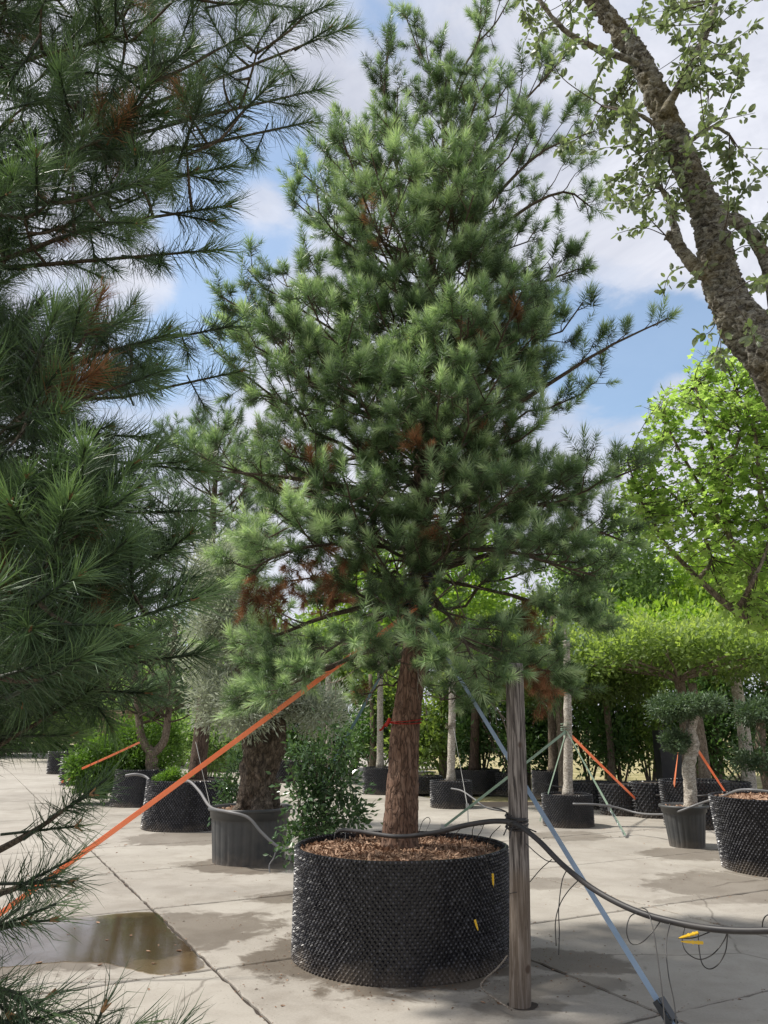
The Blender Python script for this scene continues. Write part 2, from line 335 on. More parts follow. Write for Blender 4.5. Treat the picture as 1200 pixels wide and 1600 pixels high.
class MB:
    def __init__(s): s.V = []; s.F = {}; s.T = []; s.n = 0
    def add(s, V, faces, tint=0.5):
        V = np.asarray(V, float)
        for f in faces:
            f = np.asarray(f)
            if len(f): s.F.setdefault(f.shape[1], []).append(f + s.n)
        s.V.append(V); s.T.append(np.broadcast_to(np.asarray(tint, float), (len(V),))); s.n += len(V)
    def tube(s, path, rad, n=6, cap=True, tint=.5, fn=None):
        path = np.asarray(path, float); k = len(path); rad = np.broadcast_to(np.asarray(rad, float), (k,))
        T = np.gradient(path, axis=0); T /= np.linalg.norm(T, axis=1)[:, None] + 1e-12
        a = np.array([0, 0, 1.]) if abs(T[0][2]) < .9 else np.array([1., 0, 0])
        u = np.cross(a, T[0]); u /= np.linalg.norm(u); U = [u]
        for i in range(1, k):
            u = u - T[i]*np.dot(u, T[i]); u /= np.linalg.norm(u) + 1e-12; U.append(u)
        U = np.array(U); Wv = np.cross(T, U)
        th = np.arange(n)*2*np.pi/n
        R = rad[:, None]*np.ones((1, n))
        if fn is not None: R = fn(R, path, th, U, Wv)
        V = path[:, None, :] + R[:, :, None]*(np.cos(th)[None, :, None]*U[:, None, :] + np.sin(th)[None, :, None]*Wv[:, None, :])
        i = np.arange(k-1)[:, None]*n; j = np.arange(n)[None, :]; j2 = (j+1) % n
        q = np.stack([i+j, i+j2, i+n+j2, i+n+j], -1).reshape(-1, 4)
        fs = [q]
        if cap: fs += [np.arange(n)[::-1][None, :], (np.arange(n)+(k-1)*n)[None, :]]
        s.add(V.reshape(-1, 3), fs, tint)
    def box(s, c, d, R=None, tint=.5):
        c = np.asarray(c, float); d = np.asarray(d, float)/2
        V = np.array([[x, y, z] for z in (-1, 1) for y in (-1, 1) for x in (-1, 1)], float)*d
        if R is not None: V = V @ np.asarray(R).T
        s.add(V+c, [np.array([[0, 2, 3, 1], [4, 5, 7, 6], [0, 1, 5, 4], [2, 6, 7, 3], [0, 4, 6, 2], [1, 3, 7, 5]])], tint)
    def ribbon(s, path, width, up, thick=.004, twist=0.0, tint=.5):
        path = np.asarray(path, float); k = len(path)
        T = np.gradient(path, axis=0); T /= np.linalg.norm(T, axis=1)[:, None]
        B = np.cross(T, np.asarray(up, float)); B /= np.linalg.norm(B, axis=1)[:, None]; N = np.cross(B, T)
        tw = np.linspace(0, 1, k)*twist
        b = B*np.cos(tw)[:, None] + N*np.sin(tw)[:, None]; n_ = np.cross(b, T)
        V = np.stack([path-b*width/2-n_*thick/2, path+b*width/2-n_*thick/2, path+b*width/2+n_*thick/2, path-b*width/2+n_*thick/2], 1).reshape(-1, 3)
        i = np.arange(k-1)[:, None]*4; j = np.arange(4)[None]; j2 = (j+1) % 4
        s.add(V, [np.stack([i+j, i+j2, i+4+j2, i+4+j], -1).reshape(-1, 4), np.array([[3, 2, 1, 0], [4*k-4, 4*k-3, 4*k-2, 4*k-1]])], tint)
    def lathe(s, prof, n=48, c=(0, 0, 0), fn=None, tint=.5):
        prof = np.asarray(prof, float); k = len(prof); th = np.arange(n)*2*np.pi/n
        R = prof[:, 0][:, None]*np.ones((1, n))
        if fn is not None: R = fn(R, prof[:, 1][:, None]*np.ones((1, n)), th[None, :])
        V = np.stack([R*np.cos(th), R*np.sin(th), prof[:, 1][:, None]*np.ones((1, n))], -1).reshape(-1, 3) + np.asarray(c, float)
        i = np.arange(k-1)[:, None]*n; j = np.arange(n)[None, :]; j2 = (j+1) % n
        s.add(V, [np.stack([i+j, i+j2, i+n+j2, i+n+j], -1).reshape(-1, 4)], tint)
    def bake(s, tv, tf, pos, R, sc, tint_t, tint_i):
        """N copies of a template joined into this mesh"""
        N = len(pos)
        if N == 0: return
        V = np.einsum('nij,mj->nmi', R, tv)*np.asarray(sc)[:, None, None] + pos[:, None, :]
        m = len(tv)
        s.add(V.reshape(-1, 3), [(np.asarray(f)[None]+(np.arange(N)*m)[:, None, None]).reshape(-1, np.asarray(f).shape[1]) for f in tf],
              (np.asarray(tint_t)[None, :]+np.asarray(tint_i)[:, None]).reshape(-1))
    def build(s, name, mat, parent=None, smooth=False, kind=None):
        return mk(name, np.concatenate(s.V), [np.concatenate(f) for f in s.F.values()], mat, parent, np.concatenate(s.T), smooth, kind)
    def mesh(s, name, mat, smooth=False):
        me = make_mesh(name, np.concatenate(s.V), [np.concatenate(f) for f in s.F.values()], np.concatenate(s.T), smooth)
        me.materials.append(mat); return me

def thing(name, label, cat, loc=(0, 0, 0), group=None):
    o = bpy.data.objects.new(name, None); COL.objects.link(o); o.location = tuple(float(v) for v in loc); o.empty_display_size = .1
    o['label'] = label; o['category'] = cat
    if group: o['group'] = group
    return o
def tag(o, label, cat, group=None):
    o['label'] = label; o['category'] = cat
    if group: o['group'] = group
    return o
def spline(pts, n):
    """Catmull-Rom curve through the points"""
    p = np.asarray(pts, float); p = np.vstack([2*p[0]-p[1], p, 2*p[-1]-p[-2]])
    t = np.linspace(0, len(pts)-1, n); i = np.minimum(t.astype(int), len(pts)-2); f = (t-i)[:, None]
    a, b, c, d = p[i], p[i+1], p[i+2], p[i+3]
    return .5*((2*b)+(-a+c)*f+(2*a-5*b+4*c-d)*f**2+(-a+3*b-3*c+d)*f**3)
def unit(v):
    v = np.asarray(v, float); return v/(np.linalg.norm(v, axis=-1, keepdims=True)+1e-12)
def basis(D, rng):
    """rotation matrices whose z axis is D, with a random roll"""
    D = unit(D); N = len(D); r = rng.normal(size=(N, 3)); X = unit(np.cross(r, D)); Y = np.cross(D, X)
    return np.stack([X, Y, D], -1)
def noise_fn(freq, amp, zs=1.0, ridge=False, seed=0.0):
    def fn(R, path, th, U, Wv):
        k, n = R.shape
        o = R.copy(); s_ = 0.0
        for i in range(k):
            if i: s_ += np.linalg.norm(path[i]-path[i-1])
            for j in range(n):
                r = R[i, j]; q = Vector((math.cos(th[j])*r*freq+seed, math.sin(th[j])*r*freq, s_*freq*zs))
                v = mn.fractal(q, .8, 2.1, 4)
                if ridge: v = .5-abs(v)*1.6
                o[i, j] = r + amp*v
        return o
    return fn

# ------------------------------------------------------------------ templates
def needle_shoot(seed, n, length, nl, width, bend=0.0, seg=1, tip_open=28, base_open=68, tint0=.25, tint1=.8, stem=.004):
    r = np.random.default_rng(seed); mb = MB()
    t = np.sort(r.random(n)**.8); z = t*length
    ang = np.radians(base_open+(tip_open-base_open)*t + r.normal(0, 9, n)); ang[-max(3, n//9):] *= .6
    az = r.random(n)*2*np.pi; L = nl*(.75+.4*r.random(n))
    d = np.stack([np.sin(ang)*np.cos(az), np.sin(ang)*np.sin(az), np.cos(ang)], -1)
    base = np.stack([np.cos(az)*stem, np.sin(az)*stem, z], -1)
    side = unit(np.cross(d, r.normal(size=(n, 3))))*width/2
    tn = tint0+(tint1-tint0)*t + r.normal(0, .10, n)
    if seg == 1:
        V = np.stack([base-side, base+side, base+d*L[:, None]], 1).reshape(-1, 3)
        mb.add(V, [np.arange(3*n).reshape(n, 3)], np.repeat(tn, 3))
    else:
        down = np.array([0, 0, -1.])*bend
        m_ = base+d*L[:, None]*.5; e = base+(unit(d+r.normal(0, .13, (n, 3)))+down)*L[:, None]
        V = np.stack([base-side, base+side, m_+side*.9, m_-side*.9, e], 1).reshape(-1, 3)
        i = (np.arange(n)*5)[:, None]
        mb.add(V, [i+np.array([[0, 1, 2, 3]]), i+np.array([[3, 2, 4]])], np.repeat(tn, 5))
    return mb
def leaf_template(L=.05, Wd=.03, curl=.12):
    y = np.array([0, .18, .5, .8, 1.0])*L; w_ = np.array([.04, .36, .5, .34, .0])*Wd
    V = []; 
    for a, b in zip(y, w_): V += [(-b, a, 0), (0, a, -curl*b*1.4), (b, a, 0)]
    V = np.array(V); V[:, 2] += -curl*L*np.sin(V[:, 1]/L*2.2)*.5 + .35*np.abs(V[:, 0])
    F = []
    for i in range(4):
        for j in range(2): F.append((i*3+j, i*3+j+1, i*3+3+j+1, i*3+3+j))
    return V, [np.array(F)]
def simple_leaf(L, Wd):
    V = np.array([(0, 0, 0), (-Wd/2, L*.5, Wd*.12), (0, L, -.04*L), (Wd/2, L*.5, Wd*.12)])
    return V, [np.array([[0, 3, 2], [0, 2, 1]])]
def palm_leaf(L):
    ang = np.radians([-150, -112, -78, -55, -38, -15, 0, 15, 38, 55, 78, 112, 150])
    rad = np.array([.32, .62, .42, .86, .52, .70, 1.0, .70, .52, .86, .42, .62, .32])*L*.62
    V = [(0, 0, 0)] + [(math.sin(a)*r, math.cos(a)*r+.02, -.22*r*abs(math.sin(a*1.5))) for a, r in zip(ang, rad)]
    F = [(0, i+1, i) for i in range(1, len(ang))]
    return np.array(V), [np.array(F)]
def leaf_orient(D, rng, flat=.6):
    """leaf frames: local y along D, local z near up"""
    D = unit(D); up = unit(np.array([0, 0, 1.])*flat + rng.normal(0, .5, D.shape)); X = unit(np.cross(D, up)); Z = np.cross(X, D)
    return np.stack([X, D, Z], -1)

# ------------------------------------------------------------------ ground, paving, puddle
def ground():
    mb = MB(); s = 700
    mb.add(np.array([(-s, -s, -.06), (s, -s, -.06), (s, s, -.06), (-s, s, -.06)]), [np.array([[0, 1, 2, 3]])])
    o = mb.build('ground', M['ground'], None); o['kind'] = 'structure'
ground()
YARD = bpy.data.objects.new('pavement', None); COL.objects.link(YARD); YARD['kind'] = 'structure'
GO = np.array([-1.13, 5.76]); GB = np.array([.885, .466]); GB /= np.linalg.norm(GB); GA = np.array([-GB[1], GB[0]])
def slab_mesh(i):
    r = np.random.default_rng(50+i); mb = MB(); hw = .987; n = 24
    side = np.linspace(-hw, hw, n+1)[:-1]
    ring = np.concatenate([np.stack([side, np.full(n, -hw)], 1), np.stack([np.full(n, hw), side], 1), np.stack([-side, np.full(n, hw)], 1), np.stack([np.full(n, -hw), -side], 1)])
    k = len(ring); jit = r.normal(0, .0045, (k, 1))*np.sign(ring)*(np.abs(ring) > hw-1e-6)
    outer = ring+jit; inner = outer*(1-.008)
    V = np.vstack([np.c_[outer, np.full(k, -.05)], np.c_[outer, np.full(k, -.007)], np.c_[inner, np.zeros(k)]])
    j = np.arange(k); j2 = (j+1) % k
    mb.add(V, [np.stack([j, j2, k+j2, k+j], 1), np.stack([k+j, k+j2, 2*k+j2, 2*k+j], 1), (2*k+j)[None]])
    return mb.mesh('concrete_slab', M['concrete'])
SM = [slab_mesh(i) for i in range(5)]
rot = math.atan2(GB[1], GB[0]); far = MB(); ns = 0
cr_, sr_ = math.cos(rot), math.sin(rot)
for ia in range(-4, 34):
    for ib in range(-30, 24):
        c = GO + GB*(ib+.5)*2 + GA*(ia+.5)*2
        if c[1] < -1 or c[1] > 62: continue
        if c[0] > 1.5 and c[1] > 17.5: continue
        if c[0] < -26: continue
        vis = c[1] > 2.6 and abs(c[0]) < c[1]*.56+2.2
        if vis and c[1] < 21:
            o = bpy.data.objects.new('concrete_slab', random.choice(SM)); COL.objects.link(o); o.parent = YARD
            o.location = (c[0], c[1], random.uniform(-.0015, .0015)); o.rotation_euler = (random.gauss(0, .0007), random.gauss(0, .0007), rot + random.choice((0, math.pi/2, math.pi, 1.5*math.pi)))
            ns += 1
        else:
            h = .992; q = np.array([(-h, -h), (h, -h), (h, h), (-h, h)]); q = np.c_[q[:, 0]*cr_-q[:, 1]*sr_, q[:, 0]*sr_+q[:, 1]*cr_]+c
            V = np.vstack([np.c_[q, np.full(4, -.05)], np.c_[q, np.full(4, 0.)]]); f = [[4, 5, 6, 7]]+[[i, (i+1) % 4, 4+(i+1) % 4, 4+i] for i in range(4)]
            far.add(V, [np.array(f)])
far.build('far_slabs', M['concrete'], YARD, kind='stuff')
bed = MB()
bed.add(np.array([(-30, -3, -.018), (20, -3, -.018), (20, 18, -.018), (-30, 18, -.018)]), [np.array([[0, 1, 2, 3]])])
bed.build('joint_bed', M['soil'], YARD)
print('slabs', ns)
# puddle
pl = [(-90, 1452), (45, 1441.5), (140, 1433), (237, 1426), (262, 1449), (292, 1478), (318, 1505), (312, 1515), (280, 1521), (240, 1523), (205, 1515), (165, 1506), (100, 1504), (40, 1509), (-10, 1514), (-90, 1525)]
pv = np.array([G(*q)[:2] for q in pl]); pc = pv.mean(0)
pp = spline(np.vstack([np.c_[pv, np.zeros(len(pv))], [[*pv[0], 0]]]), 120)[:-1, :2]
pp = pp + np.random.default_rng(3).normal(0, .006, pp.shape)
mb = MB(); mb.add(np.c_[pp, np.full(len(pp), .0045)], [np.arange(len(pp))[::-1][None] if False else np.arange(len(pp))[None]])
pud = mb.build('puddle', M['water']); pud['kind'] = 'structure'
if pud.data.polygons[0].normal.z < 0: pud.data.flip_normals()

# grit, twigs and fallen needles on the slabs
def litter():
    r = np.random.default_rng(12); mb = MB()
    tv, tf = np.array([(-.5, -.4, 0), (.5, -.3, .02), (.3, .5, .0), (-.3, .4, 0), (0, 0, .35)]), [np.array([[0, 1, 4], [1, 2, 4], [2, 3, 4], [3, 0, 4]])]
    N = 5200; pos = np.zeros((N, 3)); a = r.random(N)*2*np.pi; rr = .8+np.abs(r.normal(0, .22, N))
    pos[:, 0] = POT_C[0]+np.cos(a)*rr; pos[:, 1] = POT_C[1]+np.sin(a)*rr
    k = 600; pos[:k, 0] = r.uniform(-4, 5, k); pos[:k, 1] = r.uniform(4.3, 13, k)
    pos[600:750] = np.array([*G(870, 1500)[:2], 0]) + np.c_[r.normal(0, .3, (150, 2)), np.zeros(150)]
    for i in range(1500, 4700):   # crumbs gather in the joints
        if i % 2: q = GO+GA*2*r.integers(-1, 4)+GB*r.uniform(-4, 5)+GA*r.normal(0, .014+.03*r.random())
        else: q = GO+GB*2*r.integers(-1, 3)+GA*r.uniform(-3, 7)+GB*r.normal(0, .014+.03*r.random())
        pos[i, :2] = q
    for i in range(4700, 5200):
        st_ = STAINS[r.integers(1, len(STAINS))]; pos[i, :2] = np.array(st_[:2])+r.normal(0, .5, 2)*[st_[2], st_[3]]
    pos[:, 2] = .003
    ang = r.random(N)*6.28; R = np.zeros((N, 3, 3)); R[:, 0, 0] = np.cos(ang)*(.5+r.random(N)*1.6); R[:, 0, 1] = -np.sin(ang)*.6; R[:, 1, 0] = np.sin(ang)*(.5+r.random(N)*1.6); R[:, 1, 1] = np.cos(ang)*.6; R[:, 2, 2] = .8
    mb.bake(tv, tf, pos, R, .004+.012*r.random(N)**3, np.zeros(5)+.25, r.normal(0, .2, N))
    o = mb.build('fallen_litter', M['mulch'], kind='stuff'); o['label'] = 'crumbs of bark, soil and leaves scattered on the paving'
litter()
def fallen_leaves():
    r = np.random.default_rng(77); mb = MB(); tv, tf = leaf_template(1, .5, .3); N = 150
    pos = np.c_[r.uniform(-4.5, 5.5, N), r.uniform(4.2, 14, N), np.full(N, .006)]
    for i, q in enumerate(((228, 1487), (247, 1478), (284, 1487), (272, 1478), (236, 1507), (150, 1442), (118, 1452), (170, 1470), (55, 1507), (160, 1508), (90, 1440), (205, 1462))): pos[i] = [*G(*q)[:2], .009]
    a = r.random(N)*6.28; D = np.c_[np.cos(a), np.sin(a), r.normal(0, .06, N)]
    mb.bake(tv, tf, pos, leaf_orient(D, r, 4), .018+.035*r.random(N)**2, np.zeros(len(tv)), r.uniform(.3, 1.2, N))
    o = mb.build('fallen_leaves', M['mulch'], kind='stuff'); o['label'] = 'small dry leaves lying on the paving and in the puddle'
fallen_leaves()

# ------------------------------------------------------------------ pots
def dimple_pot(label, cx, cy, r_top, r_bot, h, pitch, mat='airpot', soil=.07, group=None, chips=0, cat='plant pot', cone=1.0, name='plant_pot', seed=1):
    t = thing(name, label, cat, (cx, cy, 0), group)
    wall = MB(); n = 72
    prof = [(r_bot, 0), (r_bot+(r_top-r_bot)*.5, h*.5), (r_top, h), (r_top-.008, h), (r_bot+(r_top-r_bot)*.5-.008, h*.5), (r_bot-.008, 0)]
    oval = lambda R, Z, th: R*(1+.011*np.sin(th*3+seed)+.005*np.sin(th*7+2*seed))
    wall.lathe(prof, n, (cx, cy, 0), oval)
    cols = int(2*math.pi*max(r_top, r_bot)/pitch); rows = int(h/(pitch*.62))
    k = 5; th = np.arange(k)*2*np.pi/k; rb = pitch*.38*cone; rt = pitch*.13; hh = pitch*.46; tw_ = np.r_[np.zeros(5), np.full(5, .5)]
    tv = np.vstack([np.c_[np.cos(th)*rb, np.sin(th)*rb, np.full(k, -.002)], np.c_[np.cos(th)*rt, np.sin(th)*rt, np.full(k, hh)]])
    j = np.arange(k); j2 = (j+1) % k
    tf = [np.stack([j, j2, k+j2, k+j], 1), (k+j)[None]]
    r = np.random.default_rng(seed); pos = []; D = []
    for i in range(rows):
        z = (i+.5)*h/rows; rr = r_bot+(r_top-r_bot)*z/h
        a = (np.arange(cols)+.5*(i % 2))*2*np.pi/cols; rw = rr*(1+.011*np.sin(a*3+seed)+.005*np.sin(a*7+2*seed))
        pos.append(np.stack([cx+rw*np.cos(a), cy+rw*np.sin(a), np.full(cols, z)], 1)); D.append(np.stack([np.cos(a), np.sin(a), np.zeros(cols)], 1))
    pos = np.vstack(pos); D = np.vstack(D); N = len(pos); D = D + r.normal(0, .06, D.shape)
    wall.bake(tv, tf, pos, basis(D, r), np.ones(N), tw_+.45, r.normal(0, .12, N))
    # inward cells of the upper, visible back wall
    sel = (pos[:, 2] > h-soil-.03) & (pos[:, 1] > cy-.1*r_top)
    wall.bake(tv, tf, pos[sel]-unit(D[sel])*.008, basis(-D[sel], r), np.ones(sel.sum())*.9, np.zeros(2*k)+.5, np.zeros(sel.sum()))
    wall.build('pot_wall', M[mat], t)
    sl_ = MB(); g = 18; zz = h-soil
    rr = np.linspace(0, r_top-.012, g); prof = [(max(x, .001), zz+.03*(1-(x/r_top)**2)) for x in rr]
    bumpy = lambda R, Z, th: R
    sl_.lathe(prof, 48, (cx, cy, 0))
    V = np.concatenate(sl_.V); 
    for v in V: v[2] += .012*mn.noise(Vector((v[0]*9, v[1]*9, seed)))
    sl_.V = [V]; sl_.build('soil', M['mulch'] if chips else M['soil'], t)
    if chips:
        ch = MB(); N = chips; a = r.random(N)*2*np.pi; q = np.sqrt(r.random(N))*(r_top-.03)
        p = np.stack([cx+q*np.cos(a), cy+q*np.sin(a), zz+.03*(1-(q/r_top)**2)+.006+.012*r.random(N)], 1)
        cv = np.array([(-.5, -.07, 0), (.5, -.06, 0), (.45, .06, .05), (-.4, .08, .03)])
        R = basis(np.array([[0, 0, 1.]])+r.normal(0, .55, (N, 3)), r)
        ch.bake(cv, [np.array([[0, 1, 2, 3]])], p, R, .02+.07*r.random(N)**1.6, np.zeros(4), .15+.75*r.random(N))
        ch.build('bark_chips', M['mulch'], t, kind='stuff')
    return t
dimple_pot('large black cellular pot filled with bark mulch under the tall pine', POT_C[0], POT_C[1], .775, .778, POT_H, .0335, soil=.065, chips=6500, seed=1)

def ribbed_tub(label, cx, cy, r_top, r_bot, h, ribs=28, soil=.06, chips=400, band=.12, name='plant_pot'):
    t = thing(name, label, 'plant pot', (cx, cy, 0))
    b = h-band
    def fn(R, Z, th):
        k = np.clip((b-Z)/.03, 0, 1)*np.clip(Z/.03, 0, 1)
        return R - .006*k*(np.cos(th*ribs) > .55)
    rr = lambda z: r_bot+(r_top-r_bot)*z/h
    zs = list(np.linspace(0, b-.012, 14))
    prof = [(rr(z), z) for z in zs] + [(rr(b)+.003, b-.004), (rr(b)+.016, b), (rr(h-.05)+.016, h-.045), (rr(h)+.018, h-.04), (rr(h)+.036, h-.034), (rr(h)+.040, h-.012), (rr(h)+.034, h), (rr(h)+.012, h+.002), (rr(h)-.004, h-.012), (rr(h*.5)-.01, h*.5)]
    mb = MB(); mb.lathe(prof, ribs*8, (cx, cy, 0), fn); w_ = mb.build('pot_wall', M['tub'], t, smooth=True)
    sl_ = MB(); zz = h-soil; sl_.lathe([(max(x, .001), zz+.02*(1-(x/r_top)**2)) for x in np.linspace(0, r_top-.004, 8)], 32, (cx, cy, 0)); sl_.build('soil', M['mulch'], t)
    r = np.random.default_rng(4); ch = MB(); N = chips; a = r.random(N)*2*np.pi; q = np.sqrt(r.random(N))*(r_top-.03)
    p = np.stack([cx+q*np.cos(a), cy+q*np.sin(a), zz+.02+.02*r.random(N)], 1)
    ch.bake(np.array([(-.5, -.12, 0), (.5, -.1, 0), (.45, .1, .05), (-.4, .13, .03)]), [np.array([[0, 1, 2, 3]])], p, basis(np.array([[0, 0, 1.]])+r.normal(0, .4, (N, 3)), r), .02+.05*r.random(N), np.zeros(4), .1+.7*r.random(N))
    ch.build('bark_chips', M['mulch'], t, kind='stuff')
    return t

# ------------------------------------------------------------------ pines
def limb_path(p0, az, L, rise, curl, r, n=9):
    s = np.linspace(0, 1, n); d = np.array([math.cos(az), math.sin(az)]); w_ = r.normal(0, .03, 2)
    x = s*L; z = (rise*s+curl*s**2.2)*L
    side = np.sin(s*math.pi*r.uniform(1, 2))*L*w_[0]*1.5; pd = np.array([-d[1], d[0]])
    return p0 + np.c_[np.outer(x, d)+np.outer(side, pd), z+np.sin(s*9+r.random()*6)*.012*L]
class PineGrower:
    def __init__(s, seed, tuft_len): s.r = np.random.default_rng(seed); s.limbs = []; s.sh = []; s.tl = tuft_len
    def shoot(s, p, d, k=1.0, dead=False, age=0.0): s.sh.append((np.array(p), unit(d), k, dead, age, len(s.limbs)))
    def limb(s, path, r0, dens=1.0, start=.25, side_len=.42, upw=.5, dead=0.0, sidemax=.85, twig_r=.0045):
        r = s.r; mb = MB(); k = len(path); L = np.linalg.norm(np.diff(path, axis=0), axis=1).sum()
        mb.tube(path, np.linspace(r0, twig_r*1.3, k), 7)
        fine = spline(path, 60); tang = unit(np.gradient(fine, axis=0))
        nside = max(2, int(L*(1-start)/.105*dens)); sgn = 1
        s.shoot(fine[-1], tang[-1]+np.array([0, 0, upw*.6]), 1.12)
        for j in range(nside):
            t = start+(1-start)*(j+r.random()*.7)/nside; i = min(59, int(t*59)); p = fine[i]; T = tang[i]; sgn = -sgn
            lat = unit(np.cross(T, [0, 0, 1]))*sgn
            l2 = min(sidemax, (side_len*(1-t)*L+.13)*r.uniform(.65, 1.15))
            d = unit(T*r.uniform(.45, .9)+lat*r.uniform(.5, 1.1)+np.array([0, 0, r.uniform(-.25, .45)]))
            q = np.linspace(0, 1, 5)[:, None]
            tw = p + d*q*l2 + np.array([0, 0, 1.])*(q**2)*l2*upw*.45 + r.normal(0, .012, (5, 3))*q
            mb.tube(tw, np.linspace(max(twig_r, r0*.30*(1-t)+twig_r), twig_r*.7, 5), 4, cap=False)
            dd = unit(tw[-1]-tw[-2]+np.array([0, 0, upw*.25])); isdead = r.random() < dead*(1.6-t*1.4)
            s.shoot(tw[-1], dd+r.normal(0, .12, 3), r.uniform(.8, 1.3), isdead)
            m = int(l2/.115*dens)+(l2 > .2)
            for e in range(m):
                f = .55+.43*((e+r.random())/max(1, m))**.7; pp = tw[0]+(tw[-1]-tw[0])*f+np.array([0, 0, 1])*(f**2-f)*l2*upw*.45
                d3 = unit(d*.7+unit(r.normal(size=3)*np.array([1, 1, .6]))*.9+np.array([0, 0, upw*.7])); l3 = r.uniform(.05, .17)
                e3 = pp+d3*l3; mb.tube(np.array([pp, e3]), twig_r*.7, 3, cap=False)
                s.shoot(e3, d3+np.array([0, 0, upw*.5]), r.uniform(.7, 1.05), isdead or r.random() < dead*.4, .5)
                if r.random() < .30: s.shoot(e3-d3*.04, d3+r.normal(0, .5, 3), r.uniform(.6, .95), False, .8)
        s.limbs.append(mb)

def build_pine(root, g, templ, mat, dead_mat, twig_mat, tl, max_parts, single, view_sort=True, tint_fn=None):
    """templ: list of template MBs (shoot along +z, its needles start at z=0)"""
    for mb in g.limbs: mb.build('branch', M[twig_mat], root)
    sh = g.sh; r = g.r
    pos = np.array([a[0] for a in sh]); D = np.array([a[1] for a in sh]); K = np.array([a[2] for a in sh]); dead = np.array([a[3] for a in sh]); age = np.array([a[4] for a in sh])
    pos = pos - D*(tl*.35*K)[:, None]
    lt_ = r.normal(0, .13, 4000)[(np.array([a[5] for a in sh]).astype(int))]; K = K*(1.10 if tl < .155 and max_parts and len(sh) > 3000 else 1.0); tn = r.normal(0, .14, len(sh)) - np.minimum(age, 1)*.10 + lt_
    camp = np.array([0, 0, CAM_H]); dist = np.linalg.norm(pos-camp, axis=1)
    d = unit(pos-camp); ax = np.array([0, math.cos(PITCH), math.sin(PITCH)]); rt = np.array([1., 0, 0]); up = np.cross(rt, ax)
    px = (d@rt)/(d@ax)*FPX; py = (d@up)/(d@ax)*FPX
    inview = (d@ax > 0) & (abs(px) < 640) & (abs(py) < 840)
    order = np.argsort(np.where(inview & ~dead, dist/K, 1e6+dist)); chosen = order[:max_parts]; chosen = chosen[inview[chosen] & ~dead[chosen]]
    cm = np.zeros(len(sh), bool); cm[chosen] = True
    R = basis(D, r); sparse = age > 5; nv = len(templ)-(1 if sparse.any() else 0)
    var = np.where(sparse, len(templ)-1, r.integers(0, nv, len(sh)))
    T = [(np.concatenate(m.V), [np.concatenate(f) for f in m.F.values()], np.concatenate(m.T)) for m in templ]
    if max_parts:
        off = np.linspace(-.16, .16, 5); meshes = {}
        for v, (tv, tf, tt) in enumerate(T):
            for b, o_ in enumerate(off):
                me = make_mesh(single, tv, tf, tt+o_); me.materials.append(M[mat]); meshes[(v, b)] = me
        from mathutils import Matrix
        loc = np.array(root.location)
        for i in chosen:
            b = int(np.argmin(abs(off-tn[i]))); o = bpy.data.objects.new(single, meshes[(int(var[i]), b)]); COL.objects.link(o); o.parent = root
            m3 = Matrix([list(row) for row in R[i]*K[i]]).to_4x4(); m3.translation = Vector(pos[i]-loc); o.matrix_local = m3
    live, brown = MB(), MB()
    for v, (tv, tf, tt) in enumerate(T):
        s_ = (var == v) & ~cm & ~dead
        live.bake(tv, tf, pos[s_], R[s_], K[s_], tt, tn[s_])
        s_ = (var == v) & dead
        brown.bake(tv, tf, pos[s_], R[s_], K[s_]*.85, tt, tn[s_])
    if live.n: live.build('needle_clusters', M[mat], root, kind='stuff')
    if brown.n:
        o = brown.build('dead_needles', M[dead_mat], root, kind='stuff'); o['label'] = 'dry rust brown needles'
    print(root.name, 'shoots', len(sh), 'parts', len(chosen))

# ---- the tall pine
PY = 6.2
tp = [P(624, 1345, PY), P(626, 1290, PY), P(630, 1210, PY), P(634, 1130, PY), P(650, 1000, PY), P(655, 870, PY), P(660, 700, PY+.03), P(668, 500, PY+.05), P(686, 300, PY+.05), P(700, 150, PY+.05), P(704, 90, PY+.05)]
tr = spline(tp, 260)
pine = thing('pine_tree', 'tall bushy pine with long green needles growing in the large pot', 'pine tree', (tp[0][0], tp[0][1], POT_H-.07))
zt = tr[:, 2]
hh = (zt-zt[0])/(zt[-1]-zt[0])
rad = np.interp(hh, [0, .02, .08, .19, .27, .38, .6, .85, 1], [.158, .134, .116, .100, .086, .066, .042, .020, .008])
mb = MB(); mb.tube(tr, rad, 44, fn=noise_fn(26, .011, .28, True, 3)); mb.build('trunk', M['pine_bark'], pine, smooth=True)
rows = [(0, 100, 70), (60, 110, 110), (100, 135, 175), (160, 130, 185), (200, 125, 180), (250, 165, 190), (300, 215, 215), (350, 215, 190), (400, 270, 200), (450, 310, 205), (500, 318, 215), (560, 300, 240), (600, 310, 275), (650, 320, 285), (700, 335, 290), (760, 355, 310), (820, 330, 320), (860, 245, 300), (960, 225, 270), (1020, 270, 230), (1080, 240, 180), (1120, 150, 120)]
ztab = np.array([P(600, y, PY)[2] for y, _, _ in rows])[::-1]
scl = np.array([P(1600, y, PY)[0]/1000 for y, _, _ in rows])[::-1]
wid = np.array([np.interp(y, [250, 400, 600, 800, 900, 1100], [1, 1.14, 1.26, 1.20, 1.10, 1.15]) for y, _, _ in rows])[::-1]
lt = np.array([a for _, a, _ in rows])[::-1]*scl*wid; rtb = np.array([b for _, _, b in rows])[::-1]*scl*wid
def extent(z, az):
    a = np.interp(z, ztab, rtb) if math.cos(az) > 0 else np.interp(z, ztab, lt)
    b = .5*(np.interp(z, ztab, rtb)+np.interp(z, ztab, lt))*.72
    return 1/math.sqrt((math.cos(az)/a)**2+(math.sin(az)/b)**2)
g = PineGrower(11, .16); r = g.r
ztop, zlow = tr[-1][2], 1.98
def trunk_at(z): i = int(np.argmin(abs(tr[:, 2]-z))); return tr[i]
z = zlow; az = 0
